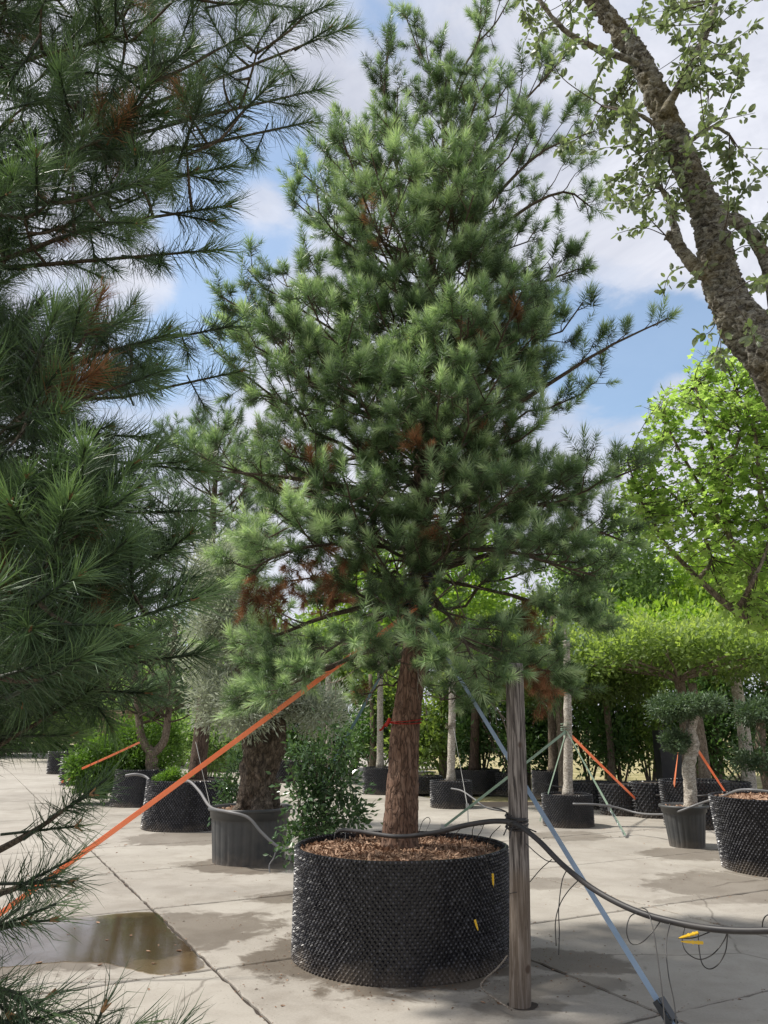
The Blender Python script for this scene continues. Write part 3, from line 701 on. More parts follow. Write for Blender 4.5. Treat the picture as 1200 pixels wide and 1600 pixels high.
zstop = P(690, 225, PY)[2]
while z < zstop:
    f = (z-zlow)/(ztop-zlow); cnt = 5 if f < .12 else 8 if f < .62 else 5
    for q in range(cnt):
        az += 2.399+r.normal(0, .35)
        rise = np.interp(f, [0, .15, .4, .7, 1], [-.22, .0, .22, .5, 1.1])+r.normal(0, .17); curl = np.interp(f, [0, .3, 1], [.10, .22, .35])
        zt_ = z+r.normal(0, .1); L = extent(zt_+.3, az)
        for _ in range(2): L = extent(zt_+(rise+curl)*L*.8, az)
        L = max(.25, L*r.choice([.36, .52, .7, .86, 1.0], p=[.14, .14, .14, .26, .32])-.12)
        z0 = zt_; p0 = trunk_at(z0).copy()
        path = limb_path(p0, az, L, rise, curl, r); path[2:-1] += r.normal(0, .032*L, (len(path)-3, 3))
        g.limb(path, .007+.0075*L*np.interp(f, [0, 1], [1, .6]), dens=np.interp(f, [0, .2, .55, .8], [.85, .85, .78, .52]), start=np.interp(f, [0, .5, 1], [.20, .20, .12]), side_len=.44, upw=np.interp(f, [0, .3, 1], [.35, .55, .7]), dead=np.interp(f, [0, .12, .3, .5], [.10, .07, .03, 0]), sidemax=.62)
    for q in range(0 if f < .09 else 3 if f < .3 else 2 if f < .6 else 1):      # fuller limbs on the side that faces the open yard
        a_ = -math.pi/2+r.normal(0, .65); rise = np.interp(f, [0, .3, 1], [-.1, .15, .6])+r.normal(0, .15); L = extent(z+.3, a_)*r.uniform(.55, 1.0)
        g.limb(limb_path(trunk_at(z).copy(), a_, L, rise, .25, r), .007+.006*L, dens=.95, start=.30, side_len=.42, upw=.5, dead=.02, sidemax=.62)
    z += np.interp(f, [0, 1], [.31, .25])
# limbs one can pick out against the sky
def hand(pts, r0, **k): g.limb(spline(np.array([P(*q) for q in pts]), 10), r0, **k)
hand([(672, 690, 6.2), (790, 640, 6.0), (870, 592, 5.9), (950, 542, 5.85), (1045, 497, 5.85)], .028, start=.55, side_len=.13, dens=.75, sidemax=.28)
hand([(668, 560, 6.2), (560, 600, 6.1), (470, 560, 6.0), (400, 500, 6.0), (345, 462, 6.0)], .026, start=.35, side_len=.2, dens=.8)
hand([(625, 330, 6.25), (618, 240, 6.2), (600, 160, 6.2), (607, 82, 6.2)], .018, start=.25, side_len=.3, dens=1.0)
hand([(690, 300, 6.25), (700, 220, 6.1), (690, 160, 6.1), (700, 120, 6.1)], .014, start=.2, side_len=.35, dens=1.0)
hand([(690, 260, 6.3), (720, 210, 6.3), (735, 170, 6.3), (740, 140, 6.3)], .012, start=.3, side_len=.35, dens=1.0)
hand([(688, 330, 6.2), (640, 280, 6.0), (560, 250, 6.0), (540, 240, 6.0)], .014, start=.3, side_len=.3, dens=1.0)
hand([(694, 210, 6.25), (680, 130, 6.2), (655, 80, 6.2), (632, 20, 6.2)], .014, start=.25, side_len=.22, dens=.8)
hand([(700, 190, 6.25), (722, 110, 6.2), (748, 65, 6.2), (752, -10, 6.2)], .015, start=.35, side_len=.3, dens=.8)
hand([(745, 68, 6.2), (775, 35, 6.2), (800, -10, 6.2)], .010, start=.2, side_len=.25, dens=.8)
hand([(690, 330, 6.25), (760, 240, 6.2), (800, 180, 6.1), (840, 135, 6.1), (885, 85, 6.1)], .020, start=.35, side_len=.3, dens=.9)
hand([(690, 400, 6.25), (780, 300, 6.1), (850, 235, 6.1), (930, 205, 6.1)], .022, start=.35, side_len=.3, dens=.9)
hand([(690, 440, 6.25), (800, 340, 6.0), (880, 300, 6.0), (925, 325, 6.0)], .022, start=.4, side_len=.28, dens=.9)
hand([(680, 420, 6.25), (600, 380, 6.1), (530, 320, 6.1), (465, 265, 6.1)], .020, start=.3, side_len=.25, dens=.9)
hand([(670, 620, 6.2), (780, 470, 6.0), (850, 440, 6.0), (905, 420, 6.0)], .022, start=.4, side_len=.25, dens=.9)
hand([(660, 780, 6.2), (540, 760, 5.7), (440, 745, 5.5), (330, 735, 5.5)], .030, start=.3, side_len=.2, dens=.8)
hand([(660, 860, 6.2), (800, 790, 6.0), (900, 770, 6.1), (1000, 730, 6.2)], .028, start=.3, side_len=.25, dens=.85)
hand([(656, 900, 6.2), (820, 850, 6.0), (920, 830, 6.0), (985, 850, 6.0)], .024, start=.35, side_len=.25, dens=.8)
hand([(654, 930, 6.2), (520, 960, 5.8), (440, 990, 5.7), (380, 1010, 5.7)], .024, start=.35, side_len=.3, dens=.85)
hand([(650, 985, 6.2), (520, 1040, 5.8), (430, 1080, 5.7), (380, 1110, 5.7)], .020, start=.3, side_len=.3, dens=.8)
hand([(652, 960, 6.2), (740, 1010, 5.7), (800, 1035, 5.5), (860, 1050, 5.5)], .020, start=.3, side_len=.3, dens=.8)
for pts in ([(652, 930, 6.2), (560, 985, 5.5), (480, 1040, 5.2), (430, 1085, 5.1)], [(652, 900, 6.2), (700, 960, 5.5), (730, 1010, 5.1), (745, 1060, 5.0)], [(654, 900, 6.2), (800, 930, 5.7), (880, 960, 5.5), (930, 980, 5.5)], [(654, 930, 6.3), (760, 1000, 6.8), (830, 1050, 7.0), (890, 1080, 7.0)], [(654, 930, 6.3), (540, 1000, 6.8), (460, 1060, 7.0), (400, 1100, 7.0)], [(654, 860, 6.2), (520, 850, 5.6), (430, 870, 5.4), (385, 900, 5.4)], [(655, 860, 6.2), (780, 860, 5.5), (860, 880, 5.2), (930, 900, 5.2)], [(654, 960, 6.2), (690, 1020, 6.6), (720, 1060, 6.8)]):
    hand(pts, .016, start=.3, side_len=.4, dens=1.15, upw=.3)
for (x, y, Y, s_, n_) in ((430, 930, 5.25, .15, 20), (400, 935, 5.3, .09, 8), (500, 905, 5.4, .2, 22), (520, 870, 5.6, .2, 10), (825, 975, 5.35, .12, 12), (842, 1060, 5.4, .12, 16), (850, 1090, 5.6, .1, 8), (565, 1080, 6.4, .08, 5), (795, 760, 6.1, .1, 6), (790, 665, 6.1, .08, 5), (440, 745, 6.0, .07, 4), (600, 720, 6.3, .2, 8)):
    c = P(x, y, Y)
    for _ in range(n_):
        g.shoot(c+r.normal(0, s_*.6, 3), r.normal(0, .7, 3)+np.array([0, 0, -.5]), r.uniform(.7, 1), True)
templ = [needle_shoot(100+i, n_, l_, q_, .0042, tint0=t0_, tint1=t1_, base_open=b_, tip_open=o_) for i, (n_, l_, q_, t0_, t1_, b_, o_) in enumerate(((150, .14, .078, .02, .98, 76, 32), (165, .11, .086, .0, .85, 82, 40), (130, .19, .068, .05, 1.05, 68, 28), (110, .15, .082, -.1, .6, 86, 42), (160, .12, .072, .1, 1.15, 72, 26), (85, .21, .066, -.1, .65, 78, 46)))]
build_pine(pine, g, templ, 'needle', 'needle_dead', 'twig', .15, 300, 'shoot')
# bare dead twigs low in the crown
mb = MB()
for _ in range(34):
    a = r.random()*6.28; z = r.uniform(2.0, 3.9); p = trunk_at(z).copy(); L = r.uniform(.4, 1.25)
    pts = [p]; d = np.array([math.cos(a), math.sin(a)*.8, r.uniform(-.2, .25)])
    for k in range(7):
        d = unit(d+r.normal(0, .22, 3)+np.array([0, 0, -.04])); pts.append(pts[-1]+d*L/7)
        if k > 2 and r.random() < .7:
            e = unit(d+r.normal(0, .8, 3)); q = [pts[-1], pts[-1]+e*.1, pts[-1]+e*.16+r.normal(0, .05, 3)]; mb.tube(q, [.004, .003, .002], 4, cap=False)
    mb.tube(spline(pts, 14), np.linspace(.010, .003, 14), 5, cap=False)
mb.build('dead_branches', M['dead_twig'], pine, kind='stuff')

# ---- far pines on the left
def far_pine(name, label, base, ztop_, zlow_, wmax, seed, trunk_r, fork=False, tufts=1.0, lean=0.0, group=None, bark='pine_bark_dark', mat='needle_far', z0=0.45):
    b = np.array([base[0], base[1], z0]); t = thing(name, label, 'pine tree', b, group)
    top = np.array([base[0]+lean, base[1], ztop_]); path = spline([b, b*.7+top*.3+np.array([.06, 0, 0]), b*.35+top*.65, top], 50)
    mb = MB(); mb.tube(path, np.linspace(trunk_r, .02, 50)*np.interp(np.linspace(0, 1, 50), [0, .05, 1], [1.25, 1, 1]), 16, fn=noise_fn(20, .012, .4, True, seed)); mb.build('trunk', M[bark], t, smooth=True)
    g2 = PineGrower(seed, .16); rr = g2.r; z = zlow_; az = rr.random()*6
    while z < ztop_-.1:
        f = (z-zlow_)/(ztop_-zlow_)
        for q in range(5):
            az += 2.399; L = wmax*np.interp(f, [0, .25, .7, 1], [.75, 1, .62, .12])*rr.uniform(.7, 1.05)
            i = int(np.argmin(abs(path[:, 2]-z)))
            g2.limb(limb_path(path[i], az, L, np.interp(f, [0, 1], [.05, .8]), .25, rr), .01+.008*L, dens=.85*tufts, start=.3, side_len=.35, upw=.5, twig_r=.006)
        z += .38
    tm = [needle_shoot(300+seed+i, 60, .17, .12, .0075, tint0=.2, tint1=.75, base_open=74) for i in range(3)]
    build_pine(t, g2, tm, mat, 'needle_dead', 'twig', .16, 0, 'shoot')
    return t

fp1 = G(300, 1300); fp2 = G(238, 1262)
def gxy(x, y): g_ = G(x, y); return g_[0], g_[1]
# pots on the left
cx, cy = gxy(291, 1292)
dimple_pot('wide black cellular pot with a low green cushion plant, behind the orange strap', cx, cy, .66, .70, .74, .045, soil=.04, group='black cellular pots', seed=2)
POT2 = (cx, cy)
cx, cy = gxy(217, 1258)
dimple_pot('smaller ribbed black pot of the forked pine, beside the clipped bush', cx, cy, .50, .56, .72, .055, 'airpot_far', soil=.05, group='black cellular pots', seed=3)
POT3 = (cx, cy)
ribbed_tub('round grey nursery tub with thick rim holding the gnarled olive', *gxy(388, 1345), .475, .43, .62)
TUB = gxy(388, 1345)
far_pine('pine_tree', 'pine with dark trunk growing in the wide pot behind the orange strap', (POT2[0]+.1, POT2[1]+.1), 7.0, 3.7, 1.75, 21, .15, group=None, z0=.66)
# forked pine
fk = thing('pine_tree', 'pine whose trunk forks in two above its ribbed black pot', 'pine tree', (POT3[0]+.15, POT3[1], .62))
b = np.array([POT3[0]+.25, POT3[1], .62]); Yf = POT3[1]
mb = MB()
mb.tube(spline([b, P(237, 1195, Yf), P(238, 1172, Yf)], 16), [.15]*3+[.13]*10+[.14]*3, 14, fn=noise_fn(16, .015, .5, True, 5))
L1 = spline([P(238, 1178, Yf), P(222, 1155, Yf), P(217, 1120, Yf), P(212, 1060, Yf), P(205, 950, Yf)], 24); L2 = spline([P(238, 1180, Yf), P(256, 1158, Yf), P(262, 1125, Yf), P(268, 1060, Yf), P(275, 960, Yf)], 24)
mb.tube(L1, np.linspace(.105, .05, 24), 12, fn=noise_fn(16, .012, .5, True, 6)); mb.tube(L2, np.linspace(.095, .05, 24), 12, fn=noise_fn(16, .012, .5, True, 7))
mb.build('trunk', M['grey_bark'], fk, smooth=True)
g2 = PineGrower(31, .16)
for path in (L1, L2):
    for i in range(10, 24):
        for q in range(2):
            g2.limb(limb_path(path[i], g2.r.random()*6.28, g2.r.uniform(.8, 1.7), .2, .25, g2.r), .02, dens=.45, start=.25, side_len=.4, twig_r=.006)
build_pine(fk, g2, [needle_shoot(330+i, 60, .17, .11, .007, tint0=.15, tint1=.6) for i in range(3)], 'needle_far', 'needle_dead', 'twig', .16, 0, 'shoot')

# ------------------------------------------------------------------ leafy plants
def leaf_cloud(mb, blobs, per, size, r, templ=None, flat=.6, tintshift=0.0, clump=.30, shell=.75):
    """blobs: (centre, radii, clumps); leaves sit in clumps near the surface of each blob"""
    tv, tf = templ or simple_leaf(1.0, .5)
    for (c, rad_, nc) in blobs:
        c = np.asarray(c, float); rad_ = np.asarray(rad_, float)
        d = unit(r.normal(size=(nc, 3))); q = (1-(1-shell)*r.random(nc)**.8)[:, None]*np.where(r.random(nc) < .18, r.uniform(.1, .7, nc), 1)[:, None]
        cc = c+d*rad_*q*(1+.10*r.normal(size=(nc, 1)))
        cr = clump*(.6+.8*r.random(nc)); N = nc*per
        k = np.repeat(np.arange(nc), per)
        off = r.normal(0, .5, (N, 3))*cr[k][:, None]; pos = cc[k]+off
        out_ = unit(d[k]*.6+unit(off)*.7+r.normal(0, .5, (N, 3))+np.array([0, 0, .12]))
        tn = .42+tintshift+r.normal(0, .10, nc)[k]+.10*off[:, 2]/(cr[k]+1e-6)+r.normal(0, .08, N)
        mb.bake(tv, tf, pos, leaf_orient(out_, r, flat), size*(.65+.7*r.random(N)), np.zeros(len(tv)), tn)
def stemmy(mb, base, tips, r, r0=.02, n=8, wob=.06):
    for tp_ in tips:
        base_ = np.asarray(base, float); tp_ = np.asarray(tp_, float); L = np.linalg.norm(tp_-base_)
        mid = base_*.5+tp_*.5+r.normal(0, wob*L, 3)*[1, 1, .3]
        mb.tube(spline([base_, mid, tp_], n), np.linspace(r0, r0*.3, n), 5, cap=False)

# gnarled olive
def olive():
    Y = TUB[1]; t = thing('olive_tree', 'old gnarled olive with silvery foliage growing in the grey tub', 'olive tree', (TUB[0], Y, .56)); r = np.random.default_rng(41)
    def knobs(R_, path, th, U, Wv):
        s_ = np.linspace(0, 1, len(path))[:, None]; o = R_*(1+.16*np.sin(3*th+5*s_)+.10*np.sin(5*th-7*s_+1)+.05*np.sin(9*th+11*s_))
        for i in range(len(path)):
            for j in range(len(th)):
                q = Vector((math.cos(th[j])*1.6, math.sin(th[j])*1.6, s_[i, 0]*4.2)); o[i, j] += .075*mn.noise(q*1.3)+.03*mn.noise(q*3.7)+.012*mn.noise(q*9)
        return o
    path = spline([(*[TUB[0]+.1, Y], .54), P(404, 1250, Y), P(402, 1215, Y), P(408, 1180, Y), P(412, 1145, Y), P(400, 1100, Y)], 70)
    mb = MB(); mb.tube(path, np.interp(np.linspace(0, 1, 70), [0, .12, .4, .72, 1], [.36, .255, .20, .26, .15]), 72, fn=knobs); mb.build('trunk', M['olive_bark'], t, smooth=True)
    br = MB(); tips = [P(*q) for q in ((330, 1080, Y), (310, 960, Y), (350, 880, Y), (400, 900, Y+.2), (450, 1000, Y), (480, 1080, Y-.2), (440, 1110, Y-.4), (370, 1120, Y-.5), (520, 1090, Y), (350, 1000, Y+.4))]
    stemmy(br, path[-8], tips, r, .045, 10, .1)
    for _ in range(60):
        a = tips[r.integers(len(tips))]*.6+path[-5]*.4; stemmy(br, a, [a+np.array([r.normal(0, .25), r.normal(0, .25), r.uniform(.4, .9)])], r, .007, 5, .05)
    br.build('branches', M['grey_bark'], t)
    lf = MB(); blobs = [(P(x, y, Y+dy), (a, a, b_), n) for x, y, dy, a, b_, n in ((340, 900, 0, .42, .45, 130), (365, 960, 0, .55, .45, 150), (330, 1010, .1, .42, .45, 100), (345, 1090, -.1, .40, .35, 110), (390, 1110, -.4, .38, .25, 90), (440, 1090, 0, .42, .3, 90), (500, 1110, 0, .4, .28, 80), (420, 1030, 0, .5, .4, 100), (375, 870, .2, .3, .3, 50))]
    leaf_cloud(lf, blobs, 42, .075, r, simple_leaf(1, .22), .3, 0, .17, .5)
    lf.build('foliage', M['olive'], t, kind='stuff')
olive()

def potted_tree(name, label, cat, x, ybase, r_pot, h_pot, trunk_px, trunk_r, bark, ytop, pot_label, taper=.0, pitch=.05, crown=None, Y=None, lean=0):
    cx, cy = gxy(x, ybase)
    if pot_label: dimple_pot(pot_label, cx, cy, r_pot, r_pot*(1-taper), h_pot, pitch, 'airpot_far', soil=.05, seed=int(x))
    tp0 = np.array([P(trunk_px, 1200, cy)[0], cy, h_pot-.06]); top = P(trunk_px+lean, ytop, cy)
    t = thing(name, label, cat, tp0); r = np.random.default_rng(int(x))
    mb = MB(); mb.tube(spline([tp0, tp0*.5+top*.5+np.array([r.normal(0, .03), 0, 0]), top], 26), np.interp(np.linspace(0, 1, 26), [0, .08, 1], [trunk_r*1.35, trunk_r, trunk_r*.75]), 14, fn=noise_fn(12, .012, .5, False, x)); mb.build('trunk', M[bark], t, smooth=True)
    if crown:
        mat, blobs, per, size, templ = crown; lf = MB()
        leaf_cloud(lf, [(P(a, b_, cy+c_), rr, n) for a, b_, c_, rr, n in blobs], per, size, r, templ)
        lf.build('crown', M[mat], t, kind='stuff')
        br = MB(); stemmy(br, top, [P(a, b_+6, cy+c_) for a, b_, c_, rr, n in blobs], r, trunk_r*.4, 8, .08); br.build('branches', M[bark], t)
    return t, (cx, cy)
ST = simple_leaf(1, .5)
potted_tree('young_tree', 'slim pale trunked tree in a black pot just left of the tall pine trunk', 'tree', 597, 1240, .46, .62, 594, .085, 'pale_bark', 960, 'black pot partly hidden by the left side of the tall pine trunk', crown=('lime', ((560, 950, 0, (1.3, 1, 1.0), 110), (620, 900, .5, (1.2, 1, 1), 90)), 26, .15, None))
potted_tree('young_tree', 'pale trunked young tree with a wrapped tie, in the squat black pot', 'tree', 705, 1261, .41, .52, 704, .082, 'pale_bark', 960, 'squat black pot with a pale trunk, right of the tall pine trunk', pitch=.055, crown=('lime', ((700, 940, 0, (1.1, .9, .9), 90), (740, 890, .4, (1.0, .9, .8), 70)), 26, .14, None))
T888, C888 = potted_tree('young_tree', 'pale trunked tree held by orange and pale green straps, right of the wooden post', 'tree', 888, 1290, .40, .50, 885, .078, 'pale_bark', 1000, 'squat black cellular pot right of the wooden post with straps above', pitch=.042, crown=('needle_far', ((885, 960, 0, (.6, .6, .5), 30),), 10, .1, None))
potted_tree('dark_trunk_tree', 'dark slim trunk standing in a black pot close behind the wooden post', 'tree', 862, 1247, .42, .6, 864, .10, 'grey_bark', 960, 'black pot half hidden behind the pot with pale green straps', crown=('roof', ((860, 1020, 0, (1.4, 1, .7), 70),), 26, .15, None))
potted_tree('dark_trunk_tree', 'brown trunk in front of the laurel hedge, left of the wooden post', 'tree', 742, 1238, .62, .55, 740, .12, 'pine_bark_dark', 980, 'broad low black pot in the shade left of the wooden post')
dimple_pot('black pot behind the tub with the pale bonsai trunk', *gxy(1090, 1291), .53, .50, .72, .06, 'airpot_far', seed=8)
dimple_pot('big black cellular pot cut by the right edge of the view', *gxy(1226, 1358), .72, .655, .79, .042, soil=.05, chips=900, seed=9)
i_ = 0
for (x, y, rp, hp, lab) in ((930, 1262, .45, .5, 'dark pot in the shaded row right of the strapped pale trunk'), (975, 1272, .42, .55, 'dark pot in the shaded row, behind the orange strap end'), (1022, 1276, .36, .6, 'dark pot in the shaded row left of the bonsai tub'), (1140, 1275, .4, .6, 'dark pot between the bonsai tub and the big right pot'), (660, 1238, .5, .4, 'low black pot behind the tall pine trunk'), (800, 1240, .4, .5, 'black pot hidden behind the wooden post'),
                             (452, 1222, .55, .62, 'far black pot right of the gnarled olive trunk'), (342, 1206, .5, .6, 'far black pot left of the olive tub above the wide pot'), (510, 1215, .45, .6, 'far black pot seen through the glossy shrub'),
                             (93, 1209, .42, .75, 'farthest dark pot in the row at the left'), (119, 1226, .45, .75, 'second farthest dark pot in the row at the left'), (148, 1237, .45, .62, 'dark pot under the left end of the clipped bush'), (392, 1200, .6, .5, 'far low black pot between the olive and the wide pot')):
    dimple_pot(lab, *gxy(x, y), rp, rp*.95, hp, .08, 'airpot_far', soil=.04, seed=20+i_, group='far black pots'); i_ += 1
mb = MB(); q_ = G(1037, 1262); mb.box((q_[0]+.4, q_[1]+.5, .75), (.52, .4, 1.5)); tag(mb.build('black_panel', M['airpot_far']), 'upright black plastic block standing among the shaded pots', 'plastic block')

# tub with the pale bonsai olive
cx, cy = gxy(1074, 1322); BT = (cx, cy)
ribbed_tub('small grey tapered tub holding the pale trunked clipped tree', cx, cy, .29, .23, .53, 22, chips=150, band=.09)
def bonsai():
    r = np.random.default_rng(61); t = thing('clipped_olive', 'clipped tree with pale spotted trunk and flat leafy pads in the grey tapered tub', 'tree', (cx, cy, .47))
    path = spline([(P(1078, 1282, cy)), P(1079, 1240, cy), P(1076, 1200, cy), P(1083, 1165, cy), P(1079, 1140, cy), P(1086, 1118, cy)], 50); path[0][2] = .46
    mb = MB(); mb.tube(path, np.interp(np.linspace(0, 1, 50), [0, .1, .6, 1], [.105, .085, .08, .06]), 24, fn=noise_fn(14, .018, .8, True, 8)); mb.tube(spline([P(1080, 1175, cy), P(1066, 1160, cy), P(1060, 1150, cy)], 10), np.linspace(.05, .03, 10), 12)
    mb.build('trunk', M['pale_bark'], t, smooth=True)
    for nm, bl in (('leaf_pad', [(P(1072, 1103, cy), (.50, .45, .14), 230), (P(1050, 1112, cy-.1), (.34, .3, .10), 60), (P(1100, 1098, cy), (.28, .3, .09), 50)]), ('leaf_pad', [(P(1055, 1158, cy-.1), (.20, .2, .13), 60)])):
        lf = MB(); leaf_cloud(lf, bl, 32, .05, r, simple_leaf(1, .4), .5, -.05, .06, .6); lf.build(nm, M['cloudolive'], t, kind='stuff')
bonsai()
def bonsai2():
    Y = 11.5; t = thing('clipped_olive', 'clipped leafy pad on a crooked grey trunk at the right edge', 'tree', P(1185, 1300, Y)*[1, 1, 0]+[0, 0, 0]); r = np.random.default_rng(62)
    mb = MB(); mb.tube(spline([(P(1205, 1300, Y)*[1, 1, 0]), P(1200, 1220, Y), P(1188, 1170, Y), P(1190, 1120, Y)], 20), np.linspace(.10, .06, 20), 14, fn=noise_fn(10, .02, .6, True, 4)); mb.build('trunk', M['grey_bark'], t, smooth=True)
    lf = MB(); leaf_cloud(lf, [(P(1195, 1115, Y), (.45, .4, .18), 130), (P(1180, 1185, Y), (.35, .3, .25), 60)], 30, .06, r, simple_leaf(1, .4), .5, -.08, .08, .6); lf.build('leaf_pad', M['cloudolive'], t, kind='stuff')
bonsai2()

# glossy shrub behind the big pot
def shrub(name, label, cat, Y, blobs, stems, base_px, mat, n, size, templ, seed, clump=.12, sr=.010):
    r = np.random.default_rng(seed); b = P(base_px, 1300, Y); b[2] = 0.0
    t = thing(name, label, cat, b); st_ = MB(); tips = [P(x+r.normal(0, 4), y, Y+dy*.6) for x, y, dy, *_ in blobs]
    for k in range(stems): stemmy(st_, b+np.array([r.normal(0, .08), r.normal(0, .08), 0]), [tips[k % len(tips)]+r.normal(0, .1, 3)], r, sr, 8, .05)
    st_.build('stems', M['grey_bark'], t); lf = MB()
    leaf_cloud(lf, [(P(x, y, Y+dy), (a, a, b_), k) for x, y, dy, a, b_, k in blobs], n, size, r, templ, .5, 0, clump, .3); lf.build('foliage', M[mat], t, kind='stuff'); return t
shrub('glossy_shrub', 'loose shrub with small glossy dark leaves behind the left rim of the big pot', 'shrub', 8.1,
      ((500, 1285, 0, .30, .22, 80), (480, 1240, 0, .28, .22, 60), (520, 1230, .1, .3, .24, 70), (500, 1185, 0, .22, .2, 30), (530, 1175, 0, .2, .2, 24), (545, 1270, 0, .22, .14, 40), (465, 1300, 0, .18, .12, 26), (470, 1180, 0, .15, .2, 24), (520, 1140, 0, .14, .16, 9), (448, 1330, -.1, .08, .08, 8)),
      14, 500, 'camellia', 9, .062, simple_leaf(1, .5), 71)
shrub('climbing_shrub', 'thin leafy shrub rising beside the left of the olive trunk', 'shrub', TUB[1]+.75, ((362, 1230, 0, .16, .22, 40), (370, 1190, 0, .14, .2, 30), (355, 1255, 0, .14, .12, 20)), 5, 362, 'camellia', 8, .07, ST, 72)
shrub('low_cushion_plant', 'low bright green cushion plant topping the wide pot', 'shrub', POT2[1]-.25, ((268, 1213, 0, .24, .10, 70), (255, 1218, -.1, .15, .07, 30)), 2, 268, 'box', 24, .04, ST, 73, .06, .004)
shrub('boxwood_bush', 'large clipped bright green bush left of the forked trunk', 'shrub', 17.5, ((160, 1188, 0, .72, .55, 200), (205, 1165, .2, .95, .62, 260), (230, 1195, 0, .7, .45, 130), (130, 1205, -.2, .4, .35, 70), (255, 1160, .8, .55, .6, 120), (180, 1215, 0, .7, .35, 120)), 10, 190, 'box', 30, .085, simple_leaf(1, .4), 74, .16, .02)
ribbed_tub('small pale grey tub under the clipped bright green bush', *gxy(149, 1246), .30, .25, .5, 18, chips=40, band=.08)
shrub('boxwood_bush', 'pale soft green bush behind the dark pine trunk in the wide pot', 'shrub', 21, ((330, 1165, 0, .9, .7, 150), (300, 1140, .4, .8, .6, 100)), 5, 320, 'soft', 26, .11, ST, 75, .2)
shrub('grey_leaf_shrub', 'grey green shrub in the far pot between pine and olive trunks', 'shrub', 23, ((345, 1165, 0, .5, .4, 60), (350, 1130, 0, .4, .4, 50)), 5, 345, 'olive', 24, .09, ST, 76, .15)

# ------------------------------------------------------------------ flat crowned trees and the trees behind
def table_tree(label, x, y, Y, a, thick, seed, trunkx=None, bright=0.0):
    r = np.random.default_rng(seed); c = P(x, y, Y); t = thing('flat_crown_tree', label, 'tree', (c[0], Y, 0)); tx = c[0] if trunkx is None else P(trunkx, y, Y)[0]
    mb = MB(); top = np.array([tx, Y, c[2]-thick]); mb.tube(spline([(tx, Y, 0), (tx+.03, Y, c[2]*.5), top], 20), np.linspace(.14, .10, 20), 14, fn=noise_fn(10, .012, .6, False, seed)); mb.build('trunk', M['grey_bark'], t, smooth=True)
    br = MB()
    for k in range(16):
        an = k*2*math.pi/16+r.normal(0, .1); e = np.array([c[0]+math.cos(an)*a*.92, Y+math.sin(an)*a*.8, c[2]-thick*.55+r.normal(0, .05)])
        br.tube(spline([top-np.array([0, 0, .15]), top*.75+e*.25+np.array([0, 0, -.04]), e], 9), np.linspace(.05, .014, 9), 6)
        for q in range(5):
            p = top*(1-.2*q)+e*.2*q; br.tube(np.array([p, p+np.array([r.normal(0, .2), r.normal(0, .2), thick*.8])]), [.012, .006], 4)
    br.build('branches', M['grey_bark'], t)
    lf = MB(); N = 820; ang = r.random(N)*6.28; q = np.sqrt(r.random(N)); cc = np.stack([c[0]+np.cos(ang)*q*a, Y+np.sin(ang)*q*a*.85, c[2]+r.uniform(-thick*.7, thick*.75, N)], 1)
    cc[:, 2] += np.array([.42*mn.noise(Vector((p[0]*.9, p[1]*.9, seed)))+.16*mn.noise(Vector((p[0]*3, p[1]*3, seed))) for p in cc])*thick*1.6
    for p in cc[:]: pass
    per = 24; k = np.repeat(np.arange(N), per); off = r.normal(0, .13, (N*per, 3)); pos = cc[k]+off
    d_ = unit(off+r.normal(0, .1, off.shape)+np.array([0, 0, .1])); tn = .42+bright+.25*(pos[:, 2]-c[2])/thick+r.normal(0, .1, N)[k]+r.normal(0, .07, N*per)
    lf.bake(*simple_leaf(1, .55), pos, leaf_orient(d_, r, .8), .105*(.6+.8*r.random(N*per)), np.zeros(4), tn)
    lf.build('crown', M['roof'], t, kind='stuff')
table_tree('flat table shaped tree with bright green crown above the clipped bonsai', 1062, 1020, 16, 2.35, .42, 81, 1057, .08)
table_tree('lower flat crown of maple leaves behind the strapped pale trunk', 890, 1062, 17.5, 1.7, .38, 82, 872)
table_tree('distant flat crown at the right edge beyond the bonsai', 1200, 1010, 19, 1.9, .4, 83, 1100)

def back_tree(label, x, y, Y, rx, rz, mat, seed, per=26, nc=300, size=.16, bark='grey_bark', name='leafy_tree', tr_=.14, dy=1.0, shift=0.0, lobes=7):
    r = np.random.default_rng(seed); c = P(x, y, Y); t = thing(name, label, 'tree', (c[0], Y, 0)); top = c+np.array([0, 0, rz*.2])
    mb = MB(); mb.tube(spline([(c[0]+r.normal(0, .2), Y, -.05), (c[0]+r.normal(0, .15), Y, c[2]*.5), top], 16), np.linspace(tr_, tr_*.4, 16), 10); mb.build('trunk', M[bark], t, smooth=True)
    blobs = [(c, (rx*.75, rx*.7*dy, rz*.8), nc//3)]
    for k in range(lobes):
        an = r.random()*6.28; h = r.uniform(-.6, .75); q = math.sqrt(max(.1, 1-h*h))*.62
        s_ = r.uniform(.32, .5); blobs.append((c+np.array([math.cos(an)*rx*q, math.sin(an)*rx*q*dy, h*rz*.8]), (rx*s_, rx*s_*dy, rz*s_), int(nc*.8/lobes)))
    lf = MB(); leaf_cloud(lf, blobs, per, size, r, None, .6, shift, .10*rx+.12, .6); lf.build('crown', M[mat], t, kind='stuff')
    br = MB(); stemmy(br, np.array([c[0], Y, c[2]*.55]), [b_[0] for b_ in blobs], r, tr_*.35, 8, .06); br.build('branches', M[bark], t)
